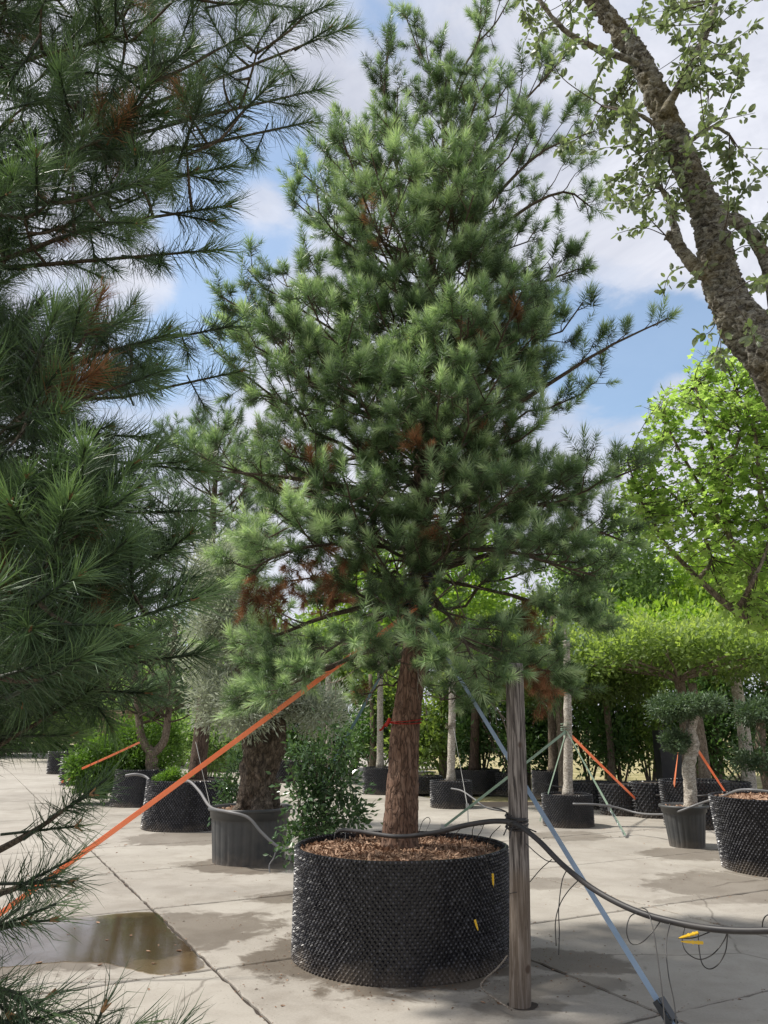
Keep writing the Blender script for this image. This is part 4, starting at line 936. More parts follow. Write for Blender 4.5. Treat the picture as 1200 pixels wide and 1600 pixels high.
BT_ = [('pale yellow green tree crown just above the flat crowned tree', 1010, 985, 24, 2.6, 1.1, 'lime', .05),
       ('round yellow green tree rising above the flat crowned tree', 1060, 935, 27, 3.0, 1.7, 'lime', .10),
       ('soft grey green tree between the tall pine and the yellow green tree', 950, 905, 26, 2.4, 2.2, 'soft', 0),
       ('tall yellow green tree behind the right edge of the yard', 1180, 930, 30, 3.6, 2.2, 'lime', .0),
       ('bright green tree directly behind the wooden post top', 800, 1010, 24, 2.6, 1.6, 'roof', 0),
       ('light green tree seen behind the tall pine trunk', 690, 990, 25, 2.6, 1.7, 'lime', 0),
       ('far light green tree left of the tall pine trunk', 560, 1020, 27, 2.6, 1.7, 'roof', 0),
       ('far soft green tree behind the silvery olive', 440, 1040, 30, 3.2, 2.3, 'soft', -.05),
       ('far grey green tree behind the pine in the wide pot', 300, 1050, 34, 3.6, 2.6, 'soft', -.1),
       ('distant dark tree behind the clipped bright green bush', 170, 1080, 40, 4.4, 2.6, 'soft', -.15),
       ('distant dark tree at the left end of the yard', 20, 1090, 46, 6, 3.0, 'laurel', .1),
       ('distant green tree at the far left beyond the pots', -110, 1080, 48, 6, 3.4, 'soft', -.1)]
for i, (lab, x, y, Y, rx, rz, mat, sh_) in enumerate(BT_):
    back_tree(lab, x, y, Y, rx, rz, mat, 90+i, nc=int(300), per=26, size=.0078*Y, shift=sh_)
# a closed row of laurels and young trees along the far side of the yard
hx = [(-60, 46), (10, 45), (80, 43), (150, 41), (225, 36), (290, 33), (350, 31), (410, 28), (470, 26), (530, 24), (585, 22.5), (640, 22), (695, 21.5), (750, 21), (805, 20.5), (860, 20.5), (915, 20), (965, 19), (1010, 19), (1060, 19.5), (1110, 19), (1160, 19), (1215, 19), (1275, 19)]
hz = ['behind the left edge of the yard', 'beyond the paving at far left', 'beyond the farthest left pot', 'behind the far left pots', 'behind the forked trunk', 'behind the dark pine trunk', 'behind the silvery olive', 'right behind the gnarled olive trunk', 'behind the far pot right of the olive', 'behind the glossy shrub', 'behind the slim pale trunk', 'behind the red strapped trunk', 'behind the squat pot', 'behind the brown trunk', 'behind the wooden post', 'behind the dark slim trunk', 'behind the long orange strap', 'above the shaded pots', 'left of the bonsai trunk', 'right behind the bonsai trunk', 'behind the orange strap of the bonsai', 'left of the big right pot', 'above the big right pot', 'past the right edge']
for i, ((x, Y), wh) in enumerate(zip(hx, hz)):
    r = np.random.default_rng(200+i); p = P(x, 1150, Y); hgt = 2.5+r.uniform(-.2, .6)+(.8 if x < 300 else 0); t = thing('laurel_shrub', 'tall dark green laurel '+wh, 'shrub', (p[0], Y, 0), 'dark laurels closing the yard')
    wd = (70 if x < 900 else 60)/1200*Y*.62; lf = MB()
    b0 = .55 if Y < 24 else .3
    leaf_cloud(lf, [((p[0], Y+.2, b0+hgt*.42), (wd, .8, hgt*.45), 85), ((p[0]+r.normal(0, .3), Y-.2, b0+hgt*.22), (wd*.9, .7, hgt*.25), 40), ((p[0]+r.normal(0, .3), Y, b0+hgt*.7), (wd*.8, .7, hgt*.25), 45)], 30, .0062*Y, r, simple_leaf(1, .45), .5, r.uniform(-.12, .12), .32, .35)
    lf.build('foliage', M['laurel' if r.random() < .8 else 'roof'], t, kind='stuff')
    st_ = MB(); stemmy(st_, (p[0], Y, 0), [(p[0]+r.normal(0, .5), Y+r.normal(0, .2), b0+hgt*.7) for _ in range(6)], r, .03, 8, .04); st_.build('stems', M['grey_bark'], t)
for i, (x, Y, h, rr_, mt, lab) in enumerate(((1092, 15.5, 2.4, .10, 'grey_bark', 'grey trunk standing right behind the orange strap of the bonsai'), (1160, 17, 3.0, .13, 'pale_bark', 'sunlit tan trunk behind the pot at the right edge'), (512, 21, 3.2, .09, 'pale_bark', 'pale slender trunk seen above the glossy shrub'), (435, 24, 3, .08, 'pale_bark', 'thin pale trunk in the far pot right of the olive'), (580, 22, 3, .07, 'grey_bark', 'thin brown trunk left of the slim pale trunk'), (820, 21, 3, .09, 'grey_bark', 'orange brown trunk in the hedge behind the wooden post'), (950, 18.5, 2.6, .08, 'grey_bark', 'short brown trunk between laurels right of the post'))):
    p = P(x, 1150, Y); t = thing('bare_trunk', lab, 'tree', (p[0], Y, 0)); mb = MB(); mb.tube(spline([(p[0], Y, 0), (p[0]+.04, Y, h*.5), (p[0]-.03, Y, h)], 14), np.linspace(rr_*1.2, rr_*.8, 14), 12, fn=noise_fn(10, .01, .5, False, i)); mb.build('trunk', M[mt], t, smooth=True)

# ------------------------------------------------------------------ maple at the right
def maple():
    r = np.random.default_rng(301); Y = 7.0
    base = P(1330, 1250, Y)*[1, 1, 0]; t = thing('maple_tree', 'bright yellow green maple with lobed leaves at the right edge', 'tree', base)
    tk = spline([base, P(1310, 1120, Y), P(1260, 1010, Y), P(1195, 968, Y)], 30); mb = MB(); mb.tube(tk, np.linspace(.13, .075, 30), 14, fn=noise_fn(12, .01, .5, False, 1)); mb.build('trunk', M['grey_bark'], t, smooth=True)
    limbs = [([(1195, 968, Y), (1150, 955, Y), (1092, 905, Y), (1040, 850, Y), (1000, 800, Y)], .045), ([(1160, 960, Y), (1175, 890, Y), (1140, 840, Y), (1128, 770, Y), (1110, 690, Y), (1085, 600, Y)], .042), ([(1200, 965, Y), (1230, 880, Y-.3), (1190, 780, Y-.3), (1180, 680, Y-.3), (1150, 610, Y-.3)], .04),
             ([(1140, 840, Y), (1100, 770, Y+.2), (1060, 700, Y+.2), (1030, 640, Y+.2)], .022), ([(1128, 770, Y), (1150, 700, Y-.4), (1170, 640, Y-.4)], .02), ([(1092, 905, Y), (1110, 870, Y+.5), (1080, 800, Y+.5), (1010, 740, Y+.5)], .022), ([(1230, 980, Y), (1300, 900, Y), (1300, 750, Y), (1250, 620, Y)], .05), ([(1040, 850, Y), (1005, 790, Y-.2), (980, 720, Y-.2)], .014), ([(1150, 955, Y), (1170, 920, Y-.6), (1200, 850, Y-.6), (1210, 760, Y-.6)], .025)]
    paths = []
    for pts, r0 in limbs:
        p = spline([P(*q) for q in pts], 24); m_ = MB(); m_.tube(p, np.linspace(r0, .009, 24), 8); paths.append(p); m_.build('branch', M['grey_bark'], t, smooth=True)
    allp = np.vstack([p[5:] for p in paths])
    edge_y = [555, 600, 640, 680, 720, 760, 800, 850, 880, 910, 950, 1000]; edge_x = [1090, 1045, 1000, 985, 970, 950, 955, 1000, 1060, 1090, 1130, 1170]
    tw = MB(); LP, LD = [], []
    cnt = 0
    while cnt < 760:
        x = r.uniform(930, 1330); y = r.uniform(545, 985); xe = np.interp(y, edge_y, edge_x)
        if x < xe+r.exponential(14): continue
        if 1060 < x < 1150 and 850 < y < 900 and r.random() < .7: continue
        if 1015 < x < 1075 and 640 < y < 760 and r.random() < .25: continue
        p = P(x, y, Y+r.uniform(-.7, .9)); d = np.linalg.norm(allp-p, axis=1); k = int(np.argmin(d)); a = allp[k]
        if d[k] > 1.0: continue
        mid = a*.5+p*.5+r.normal(0, .04, 3)+np.array([0, 0, -.03]); pth = spline([a, mid, p], 8); tw.tube(pth, np.linspace(.006, .002, 8), 4, cap=False); cnt += 1
        for q in range(12):
            f = r.uniform(.35, 1.05); b_ = pth[min(7, int(f*7))]; dd = unit(r.normal(size=3)*[1, 1, .6]+np.array([0, 0, .05])+unit(p-a)*.5)
            e = b_+dd*r.uniform(.04, .13); LP.append(e); LD.append(unit(dd+np.array([0, 0, -.35]))); tw.tube(np.array([b_, e]), .0012, 3, cap=False)
    tw.build('twigs', M['twig'], t, kind='stuff')
    LP, LD = np.array(LP), np.array(LD); R = leaf_orient(LD, r, 1.0); tv, tf = palm_leaf(1.0); sc = .094*(.6+.65*r.random(len(LP))); tn = .5+r.normal(0, .16, len(LP))
    order = np.argsort(-sc/np.linalg.norm(LP-np.array([0, 0, CAM_H]), axis=1)); inv = LP[:, 0]/LP[:, 1] < .48; order = [i for i in order if inv[i]][:300]
    offs = np.linspace(.2, .8, 7); mm = []
    for o_ in offs: me = make_mesh('leaf', tv, tf, np.zeros(len(tv))+o_); me.materials.append(M['plane']); mm.append(me)
    put_parts(t, 'leaf', LP, R, sc, order, lambda i: mm[int(np.argmin(abs(offs-tn[i])))])
    rest = np.ones(len(LP), bool); rest[order] = False; lf = MB(); lf.bake(tv, tf, LP[rest], R[rest], sc[rest], np.zeros(len(tv)), tn[rest]); lf.build('foliage', M['plane'], t, kind='stuff')
from mathutils import Matrix
def put_parts(root, name, pos, R, sc, order, pick):
    loc = np.array(root.location)
    for i in order:
        o = bpy.data.objects.new(name, pick(i)); COL.objects.link(o); o.parent = root
        m3 = Matrix([list(row) for row in R[i]*sc[i]]).to_4x4(); m3.translation = Vector(pos[i]-loc); o.matrix_local = m3
maple()

# ------------------------------------------------------------------ cork oak, upper right
def cork_oak():
    r = np.random.default_rng(401); Y = 3.2
    pts = [(1226, 600), (1163, 510), (1124, 430), (1112, 360), (1085, 285), (1050, 215), (1022, 140), (985, 70), (935, 5), (880, -70), (800, -140)]
    base = np.array([P(1330, 1000, Y+.1)[0]+.1, Y+.1, 0]); t = thing('cork_oak', 'leaning cork oak with thick furrowed bark and small oval leaves, upper right', 'tree', base)
    low = [base, P(1375, 1100, Y+.1), P(1325, 780, Y+.05)]
    path = spline(low+[P(x, y, Y) for x, y in pts], 340)
    px_w = np.interp(np.linspace(0, 1, 340), [0, .3, .45, .6, .75, .9, 1], [.15, .095, .070, .066, .052, .042, .035])
    def fn(R, path, th, U, Wv):
        o = R.copy(); s_ = 0
        for i in range(len(path)):
            if i: s_ += np.linalg.norm(path[i]-path[i-1])
            for j in range(R.shape[1]):
                rr = R[i, j]; q = Vector((math.cos(th[j])*rr*24, math.sin(th[j])*rr*24, s_*22))
                a = mn.fractal(q, .9, 2.0, 3); b_ = mn.noise(q*2.6+Vector((7, 3, 1))); c_ = mn.noise(Vector((q[0]*.4, q[1]*.4, s_*5)))
                o[i, j] = rr+.022*(.40-abs(a)*1.9)+.007*b_+.018*c_
        return o
    mb = MB(); mb.tube(path, px_w, 72, fn=fn); mb.build('trunk', M['cork'], t, smooth=True)
    brs = [([(1110, 340), (1150, 345), (1180, 375), (1200, 420), (1215, 500)], .032, .028), ([(1128, 440), (1095, 425), (1068, 395), (1052, 372), (1040, 368)], .036, .020), ([(1062, 385), (1053, 350), (1050, 322), (1030, 290)], .022, .012), ([(1035, 180), (1075, 110), (1100, 60), (1120, 0)], .022, .012), ([(1000, 100), (900, 60), (850, 10), (830, -30)], .016, .008), ([(1050, 215), (1000, 180), (940, 165)], .012, .006), ([(1060, 235), (1110, 200), (1140, 210)], .012, .006)]
    P_ = []
    for k, (pp, a, b_) in enumerate(brs):
        p = spline([P(x, y, Y-.02*k) for x, y in pp], 40); m_ = MB(); m_.tube(p, np.linspace(a, b_, 40), 20, fn=noise_fn(30, a*.28, .6, True, k)); m_.build('branch', M['cork'], t, smooth=True); P_.append(p)
    allp = np.vstack([path[120:]]+P_)
    cl = [(822, 18, 16), (860, 45, 20), (880, 15, 20), (900, 60, 14), (960, 55, 14), (1000, 95, 14), (850, 75, 8), (1060, 20, 30), (1095, 45, 32), (1125, 25, 22), (1130, 75, 22), (1100, 105, 24), (1075, 75, 24), (1150, 115, 10), (1160, 40, 10), (1050, 55, 18), (925, 130, 12), (945, 175, 26), (915, 185, 16), (975, 165, 22), (960, 215, 20), (990, 225, 22), (1000, 260, 24), (1030, 240, 24), (1030, 290, 24), (965, 290, 14), (985, 310, 14), (1010, 320, 14), (1060, 265, 18), (1085, 300, 12), (1040, 330, 8),
          (1100, 190, 18), (1130, 235, 18), (1150, 250, 10), (1085, 215, 14), (1110, 255, 12), (1195, 270, 6), (1165, 305, 10), (1180, 335, 14), (1195, 320, 10), (1160, 400, 5), (1052, 450, 5), (1078, 440, 4), (1105, 505, 5), (1118, 535, 7), (1128, 560, 5), (1170, 455, 10), (1190, 480, 14), (1185, 510, 9), (1030, 130, 12), (880, 110, 5), (1195, 230, 2), (1000, 30, 8), (1150, 330, 6)]
    tw = MB(); LP, LD = [], []
    for (x, y, n) in cl:
        c = P(x, y, Y+r.uniform(-.3, .3)); d = np.linalg.norm(allp-c, axis=1); a = allp[int(np.argmin(d))]
        L = unit(c-a+r.normal(0, .02, 3)); e = c+L*.08; nt_ = max(1, n//6)
        for q in range(nt_):
            e2 = e+r.normal(0, .085, 3)*(nt_ > 1); pth = spline([a, a*.5+e2*.5+r.normal(0, .03, 3), e2], 12); tw.tube(pth, np.linspace(.0035, .0012, 12), 4, cap=False)
            for w_ in range(int(n/nt_*4.4)):
                f = 1-r.random()**1.3*min(.75, .28/(np.linalg.norm(e2-a)+.05)); b_ = pth[min(11, max(0, int(f*11)))]+r.normal(0, .004, 3)
                dd = unit(unit(e2-a)*.5+r.normal(size=3)); LP.append(b_+dd*.012); LD.append(unit(dd+np.array([0, 0, -.25])))
    tw.build('twigs', M['twig'], t, kind='stuff')
    LP, LD = np.array(LP), np.array(LD); R = leaf_orient(LD, r, .5); tv, tf = leaf_template(1, .56, .14); sc = .043*(.5+.7*r.random(len(LP))); tn = .5+r.normal(0, .17, len(LP))
    order = np.argsort(-sc)[:300]; offs = np.linspace(.2, .8, 6); mm = []
    for o_ in offs: me = make_mesh('leaf', tv, tf, np.zeros(len(tv))+o_); me.materials.append(M['oak']); mm.append(me)
    put_parts(t, 'leaf', LP, R, sc, order, lambda i: mm[int(np.argmin(abs(offs-tn[i])))])
    rest = np.ones(len(LP), bool); rest[order] = False; lf = MB(); lf.bake(tv, tf, LP[rest], R[rest], sc[rest], np.zeros(len(tv)), tn[rest]); lf.build('foliage', M['oak'], t, kind='stuff')
    print('oak leaves', len(LP))
cork_oak()

# ------------------------------------------------------------------ near pine, left
def near_pine():
    tx, ty = -2.35, 2.5
    t = thing('pine_tree', 'near pine with long dark needles filling the left side', 'pine tree', (tx, ty, 0)); g3 = PineGrower(501, .2); r = g3.r
    tk = spline([(tx, ty, 0), (tx+.03, ty, 3), (tx-.02, ty, 6)], 60); mb = MB(); mb.tube(tk, np.linspace(.14, .07, 60), 20, fn=noise_fn(20, .012, .4, True, 9)); mb.build('trunk', M['pine_bark_dark'], t, smooth=True)
    ey = [-120, -50, 50, 130, 200, 240, 280, 320, 345, 400, 430, 465, 490, 560, 600, 640, 680, 715, 760, 850, 950, 1000, 1040, 1075, 1100, 1135, 1160]
    ex = [560, 560, 530, 490, 470, 360, 330, 330, 250, 290, 110, 150, 310, 330, 330, 210, 180, 250, 310, 310, 330, 290, 275, 200, 140, 90, 60]
    def target(x, y, Y): return P(x, y, Y)
    def limb_to(x, y, Y, r0, drop=.25, n=10, via=None):
        e = P(x, y, Y); drop = r.uniform(-.1, .55); a = np.array([tx, ty, e[2]-np.linalg.norm(e[:2]-[tx, ty])*drop]); pts = [a]+([P(*v) for v in via] if via else [a*.6+e*.4+r.normal(0, .08, 3), a*.25+e*.75+r.normal(0, .06, 3)])+[e]
        return spline(pts, n)
    main = [(500, 60, 2.6), (455, 150, 2.5), (420, -40, 2.7), (300, -60, 2.5), (440, 200, 2.5), (310, 270, 2.3), (300, 330, 2.2), (285, 395, 2.2), (200, 200, 2.1), (180, 60, 2.2), (60, -30, 2.3), 
            (310, 520, 2.5), (330, 590, 2.6), (200, 540, 2.1), (120, 620, 2.0), (170, 680, 2.2), (260, 730, 2.4), (250, 800, 2.3), (180, 740, 1.9), (100, 800, 1.7), (250, 870, 1.9), (270, 930, 2.3), (230, 960, 1.8), (140, 900, 1.7), (60, 900, 1.9), (250, 1030, 2.1), (150, 1020, 1.7), (60, 1000, 1.8), (170, 1080, 2.1), (90, 1110, 2.0), (20, 1130, 2.2)]
    paths = [limb_to(*m, .02) for m in main]; nodes = np.vstack([p for p in paths]); owner = np.repeat(np.arange(len(paths)), [len(p) for p in paths])
    bm_ = [MB() for _ in paths]
    for p, b_ in zip(paths, bm_):
        b_.tube(p, np.linspace(.013, .004, len(p)), 8)
    shoots = []
    for p in paths:
        d = unit(p[-1]-p[-2]); shoots.append((p[-1], d, 1.1))
        f = spline(p, 40)
        for i in range(22, 40, 3):
            dd = unit(unit(np.gradient(f, axis=0)[i])*.7+unit(r.normal(size=3))*.75); shoots.append((f[i]+dd*.03, dd, r.uniform(.7, 1)))
    cnt = 0
    while cnt < 660:
        x = r.uniform(-160, 540); y = r.uniform(-130, 1130); xe = np.interp(y, ey, ex)-np.interp(y, [500, 640, 1000], [50, 110, 105])-abs(r.normal(0, 45))
        if x > xe: continue
        if y < 60 and x > 250 and r.random() < .3: continue
        if 365 < y < 500 and x > 20 and r.random() < .97: continue
        if x > 260 and y < 260 and r.random() < .45: continue
        
        Y = np.interp(y, [0, 700, 1100], [2.5, 2.2, 2.0])+r.uniform(-.5, .6); p = P(x, y, Y)
        d = np.linalg.norm(nodes-p, axis=1)+.3*np.maximum(0, nodes[:, 0]-p[0])+.35*np.maximum(0, nodes[:, 2]-p[2]); k = int(np.argmin(d)); a = nodes[k]
        L = np.linalg.norm(p-a)
        if L > .6: continue
        mid = a*.5+p*.5+np.array([0, 0, -.08*L])+r.normal(0, .03*L, 3); pth = spline([a, mid, p], 7); bm_[owner[k]].tube(pth, np.linspace(.006, .0032, 7), 5, cap=False)
        d_ = unit(unit(p-mid)*.8+np.array([.35, -.05, .15])+r.normal(0, .25, 3)); shoots.append((p, d_, r.uniform(.8, 1.15))); cnt += 1
        nodes = np.vstack([nodes, pth[3:6]]); owner = np.r_[owner, [owner[k]]*3]
    # the low sprays hanging in front of the paving
    low = [([(-200, 1400), (-40, 1345), (50, 1300), (105, 1262)], 1.75), ([(-150, 1420), (0, 1395), (38, 1380)], 1.7), ([(-160, 1500), (-60, 1470), (5, 1445)], 1.6), ([(-160, 1480), (-60, 1520), (-5, 1545)], 1.5), ([(-60, 1700), (60, 1690), (125, 1655)], 1.5), ([(40, 1720), (130, 1720), (200, 1672)], 1.55), ([(-100, 1640), (-20, 1610), (20, 1600)], 1.5)]
    for pts, Y in low:
        p = spline([np.array([tx, ty, P(*pts[0], Y)[2]+.1])]+[P(x, y, Y) for x, y in pts], 26); b_ = MB(); b_.tube(p, np.linspace(.013, .0035, 26), 6); bm_.append(b_)
        ends = unit(p[-1]-p[-3]); shoots.append((p[-1], ends, -.85))
        for i in range(19, 26, 3): shoots.append((p[i], unit(ends+r.normal(0, .35, 3)), -.8))
    g3.limbs = bm_
    for p, d, k in shoots: g3.sh.append((np.array(p), unit(d), abs(k), r.random() < .035 and k > 0, 0.0 if k > 0 else 9.0, 0))
    tm = [needle_shoot(500+i, 175, .17, .102, .0021, bend=.05, seg=2, tint0=.10, tint1=.66, base_open=74, tip_open=32, stem=.003) for i in range(4)]
    tm.append(needle_shoot(520, 74, .19, .095, .0021, bend=.03, seg=2, tint0=.15, tint1=.6, base_open=70, tip_open=38, stem=.003))
    for m_ in tm: # the woody stem and the buds of each shoot
        m_.tube(np.array([(0, 0, -.03), (0, 0, .08), (0, 0, .172)]), [.0042, .0036, .003], 6, tint=-.1)
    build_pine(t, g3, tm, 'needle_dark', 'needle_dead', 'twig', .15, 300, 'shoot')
    bd = MB(); rr = np.random.default_rng(5)
    for p, d, k in shoots[::2]:
        q = np.array(p)+unit(d)*.105*abs(k)
        for e in range(3): bd.tube(np.array([q, q+unit(unit(d)+rr.normal(0, .3, 3))*.02]), [.0038, .0012], 5, cap=False)
    bd.build('buds', M['bud'], t, kind='stuff')
near_pine()

# ------------------------------------------------------------------ post, hose, tubes
pb = np.array([*G(812, 1572)[:2], 0]); ptop = P(803.5, 1037, pb[1]+.02)
po = thing('wooden_post', 'weathered round wooden post standing in the paving beside the big pot', 'post', pb)
path = spline([pb-[0, 0, .03], pb*.6+ptop*.4+[.012, 0, 0], ptop], 90); mb = MB()
def post_fn(R, path, th, U, Wv):
    o = R.copy()
    for i in range(len(path)):
        for j in range(R.shape[1]):
            z = path[i][2]; o[i, j] += .0035*mn.noise(Vector((math.cos(th[j])*5, math.sin(th[j])*5, z*1.3)))+.0022*mn.noise(Vector((math.cos(th[j])*14, math.sin(th[j])*14, z*1.0)))
            dth = abs((th[j]-4.9-.25*math.sin(z*2.2)+math.pi) % (2*math.pi)-math.pi)
            if z > .75: o[i, j] -= .012*max(0, 1-dth/.09)
    return o
mb.tube(path, np.interp(np.linspace(0, 1, 90), [0, .5, .985, 1], [.063, .059, .057, .053]), 72, fn=post_fn); mb.build('post_wood', M['post'], po, smooth=True)
hole = MB(); th = np.linspace(0, 2*np.pi, 25)[:-1]; hole.add(np.c_[pb[0]+.02+np.cos(th)*.088*(1+.1*np.sin(3*th)), pb[1]+np.sin(th)*.078, np.full(24, .004)], [np.arange(24)[None]]); hole.build('post_hole', M['soil'], po)

def hose(name, label, cat, pts, rad_, mat, n=80, seg=10):
    c = np.array([P(*q) for q in pts]); p = spline(c, n); mb = MB(); mb.tube(p, rad_, seg); o = mb.build(name, M[mat], None, smooth=True); return tag(o, label, cat), p
H1, hp = hose('water_hose', 'thick black water hose tied to the post and sagging out to the right edge', 'hose',
   [(522, 1312, 6.86), (532, 1298, 6.7), (560, 1299, 6.3), (620, 1307, 5.93), (680, 1301, 5.55), (730, 1289, 5.25), (775, 1283, 5.05), (806, 1288, 4.93), (840, 1312, 4.8), (880, 1352, 4.65), (930, 1391, 4.5), (990, 1422, 4.3), (1050, 1440, 4.15), (1120, 1452, 4.0), (1200, 1454, 3.85), (1320, 1446, 3.6), (1500, 1420, 3.3)], .0155, 'hose', 160, 14)
# ties round the post
tie = MB(); zc = P(806, 1288, 4.95)[2]
for k in range(7):
    th = np.linspace(0, 2*np.pi, 26); c = pb+(ptop-pb)*(zc/ptop[2]); rr_ = .064+.004*(k % 2)
    tie.tube(np.c_[c[0]+np.cos(th)*rr_, c[1]+np.sin(th)*rr_, zc-.03+k*.011+.012*np.sin(th+k)], .0055, 6)
for a, b_ in (((800, 1275, 4.93), (770, 1262, 4.9)), ((800, 1282, 4.93), (787, 1305, 4.88)), ((802, 1290, 4.9), (796, 1310, 4.88)), ((806, 1294, 4.88), (838, 1300, 4.85))): tie.tube(spline([P(*a), P((a[0]+b_[0])/2, (a[1]+b_[1])/2-3, a[2]), P(*b_)], 8), .004, 5)
tag(tie.build('post_tie', M['hose'], None, smooth=True), 'black rubber tie wound round the post holding the hose', 'tie')
def drip(label, pts, rad_=.0028, mat='tube', n=40, closed=False):
    c = np.array([P(*q) for q in pts]); mb = MB(); mb.tube(spline(c, n), rad_, 6); return tag(mb.build('drip_tube', M[mat], None, smooth=True), label, 'tube')
drip('thin drip tube looped below the hose above the strap ratchet', [(1003, 1424, 4.27), (985, 1432, 4.25), (979, 1455, 4.22), (986, 1474, 4.2), (1002, 1473, 4.18), (1018, 1458, 4.2), (1033, 1438, 4.2)])
drip('long thin drip tube hanging from the hose collar to the ratchet', [(1003, 1418, 4.26), (1013, 1426, 4.2), (1022, 1460, 4.1), (1032, 1530, 3.9), (1036, 1565, 3.8), (1042, 1640, 3.6)])
drip('thin drip tube hanging straight down right of the ratchet', [(1047, 1442, 4.14), (1041, 1475, 4.1), (1044, 1520, 4.0), (1054, 1570, 3.8), (1058, 1625, 3.6)])
drip('wide hanging loop of thin tube at the yellow pegs', [(1070, 1449, 4.1), (1066, 1470, 4.08), (1073, 1488, 4.05), (1093, 1499, 4.05), (1115, 1490, 4.05), (1132, 1468, 4.05), (1137, 1452, 4.03)])
drip('deeper hanging loop of thin tube right of the yellow pegs', [(1091, 1456, 4.05), (1092, 1480, 4.03), (1097, 1505, 4.0), (1108, 1514, 4.0), (1122, 1507, 4.0), (1134, 1485, 4.0), (1137, 1452, 4.0)])
drip('short tube crossing between the yellow pegs and the hose', [(1060, 1466, 4.0), (1085, 1465, 4.02), (1112, 1455, 4.05)])
drip('short thin tube rising from the hose at the right edge', [(1191, 1452, 3.87), (1192, 1440, 3.86), (1197, 1431, 3.85), (1210, 1426, 3.84)])
drip('thin tube looping down from the hose right of the post', [(885, 1360, 4.63), (878, 1378, 4.62), (873, 1420, 4.6), (874, 1455, 4.58), (873, 1492, 4.56)])
drip('second thin tube bending down beside it to the paving', [(905, 1374, 4.58), (888, 1392, 4.57), (875, 1413, 4.57), (868, 1440, 4.57), (869, 1478, 4.56)])
drip('thin tube running from the post knot out to the hose', [(828, 1378, 4.9), (845, 1358, 4.85), (862, 1343, 4.75)])
drip('thin tube hugging the hose just right of the post', [(822, 1318, 4.85), (838, 1333, 4.8), (855, 1345, 4.75), (872, 1347, 4.68)])
drip('fine tube hanging from the pot rim to the yellow peg', [(782, 1290, 5.0), (764, 1310, 5.25), (758, 1335, 5.36), (765, 1365, 5.37), (773, 1388, 5.3), (790, 1396, 5.1), (808, 1394, 4.95)], .002)
drip('brown thin cable lying from the pot base round the post foot', [(793, 1493, 5.25), (778, 1512, 5.2), (757, 1531, 5.16), (752, 1542, 5.12), (768, 1557, 5.0), (800, 1578, 4.88)], .0055, 'dead_twig')
lp = [((540, 1305, 6.6), (524, 1318, 6.5), (524, 1300, 6.55), (535, 1292, 6.6), (540, 1305, 6.5), (536, 1325, 6.4)), ((655, 1300, 6.1), (660, 1284, 6.1), (668, 1277, 6.1), (672, 1283, 6.05), (665, 1300, 6.0)), ((742, 1287, 5.2), (738, 1300, 5.3), (741, 1318, 5.5)), ((757, 1285, 5.15), (752, 1298, 5.3), (742, 1312, 5.5)), ((780, 1292, 5.05), (768, 1305, 5.3), (762, 1325, 5.5)), ((722, 1292, 5.3), (712, 1303, 5.5), (703, 1316, 5.7)), ((690, 1300, 5.6), (682, 1312, 5.7), (676, 1324, 5.75))]
for q, lab in zip(lp, ('small coil of thin tube at the left rim of the big pot', 'hairpin of thin tube sticking up right of the pine trunk', 'thin tube dropping from the hose into the mulch, fourth from the post', 'thin tube dropping from the hose into the mulch, second from the post', 'thin tube dropping from the hose into the mulch nearest the post', 'thin tube slanting from the hose into the mulch midway to the trunk', 'short thin tube slanting into the mulch close to the trunk')): drip(lab, q, .0025)
def peg(label, a, b_):
    A, B = P(*a), P(*b_); mb = MB(); d = B-A; mb.tube(np.array([A, A+d*.75, B]), [.0075, .006, .002], 5)
    for f in (.2, .45): mb.tube(np.array([A+d*f, A+d*(f+.08)]), [.010, .006], 5)
    tag(mb.build('drip_peg', M['yellow'], None), label, 'drip peg')
peg('yellow drip peg slanting up at the hanging loops', (1090, 1457, 4.02), (1060, 1466, 4.0)); peg('yellow drip peg lying level under the slanted one', (1098, 1473, 4.02), (1064, 1471, 4.0))
peg('yellow drip peg hanging upright near the right rim of the big pot', (770, 1365, 5.33), (771, 1386, 5.33)); peg('yellow drip peg stuck low on the big pot wall', (742, 1437, 5.31), (747, 1454, 5.30))
# hoses on the left pots
def hose_px(name, label, pts, rad_, mat):
    o, _ = hose(name, label, 'hose', pts, rad_, mat, 60, 8)
hose_px('water_hose', 'grey hose draped from the wide pot over the rim of the olive tub', [(283, 1222, 11.0), (296, 1221, 10.7), (312, 1237, 10.4), (329, 1261, 9.95), (354, 1268, 9.55), (387, 1277, 9.45), (408, 1300, 9.4), (433, 1322, 9.35), (458, 1330, 9.3)], .017, 'hose_grey')
hose_px('drip_tube', 'thin pale tube hanging down the front of the olive tub', [(433, 1322, 9.35), (428, 1340, 9.33), (421, 1352, 9.33), (422, 1366, 9.3)], .008, 'hose_grey')
hose_px('water_hose', 'grey hose curving over the rim of the ribbed pot of the forked pine', [(196, 1212, 14.2), (212, 1210, 14.2), (228, 1214, 14.2), (238, 1226, 14.0), (240, 1236, 13.4)], .022, 'hose_grey')
hose_px('water_hose', 'grey hose running over the paving from the squat pot to the bonsai tub', [(895, 1256, 12.2), (930, 1257, 12.2), (960, 1261, 12.4), (1000, 1271, 12.2), (1040, 1272, 11.5), (1063, 1267, 11.0), (1095, 1255, 10.8), (1130, 1244, 9.7), (1160, 1234, 8.8), (1215, 1238, 8.6)], .014, 'hose_grey')
hose_px('water_hose', 'thin dark hose strung along the shaded row of pots', [(840, 1222, 17), (880, 1230, 16.5), (960, 1232, 16), (1010, 1241, 15), (1080, 1244, 13), (1130, 1240, 12.8)], .016, 'hose')
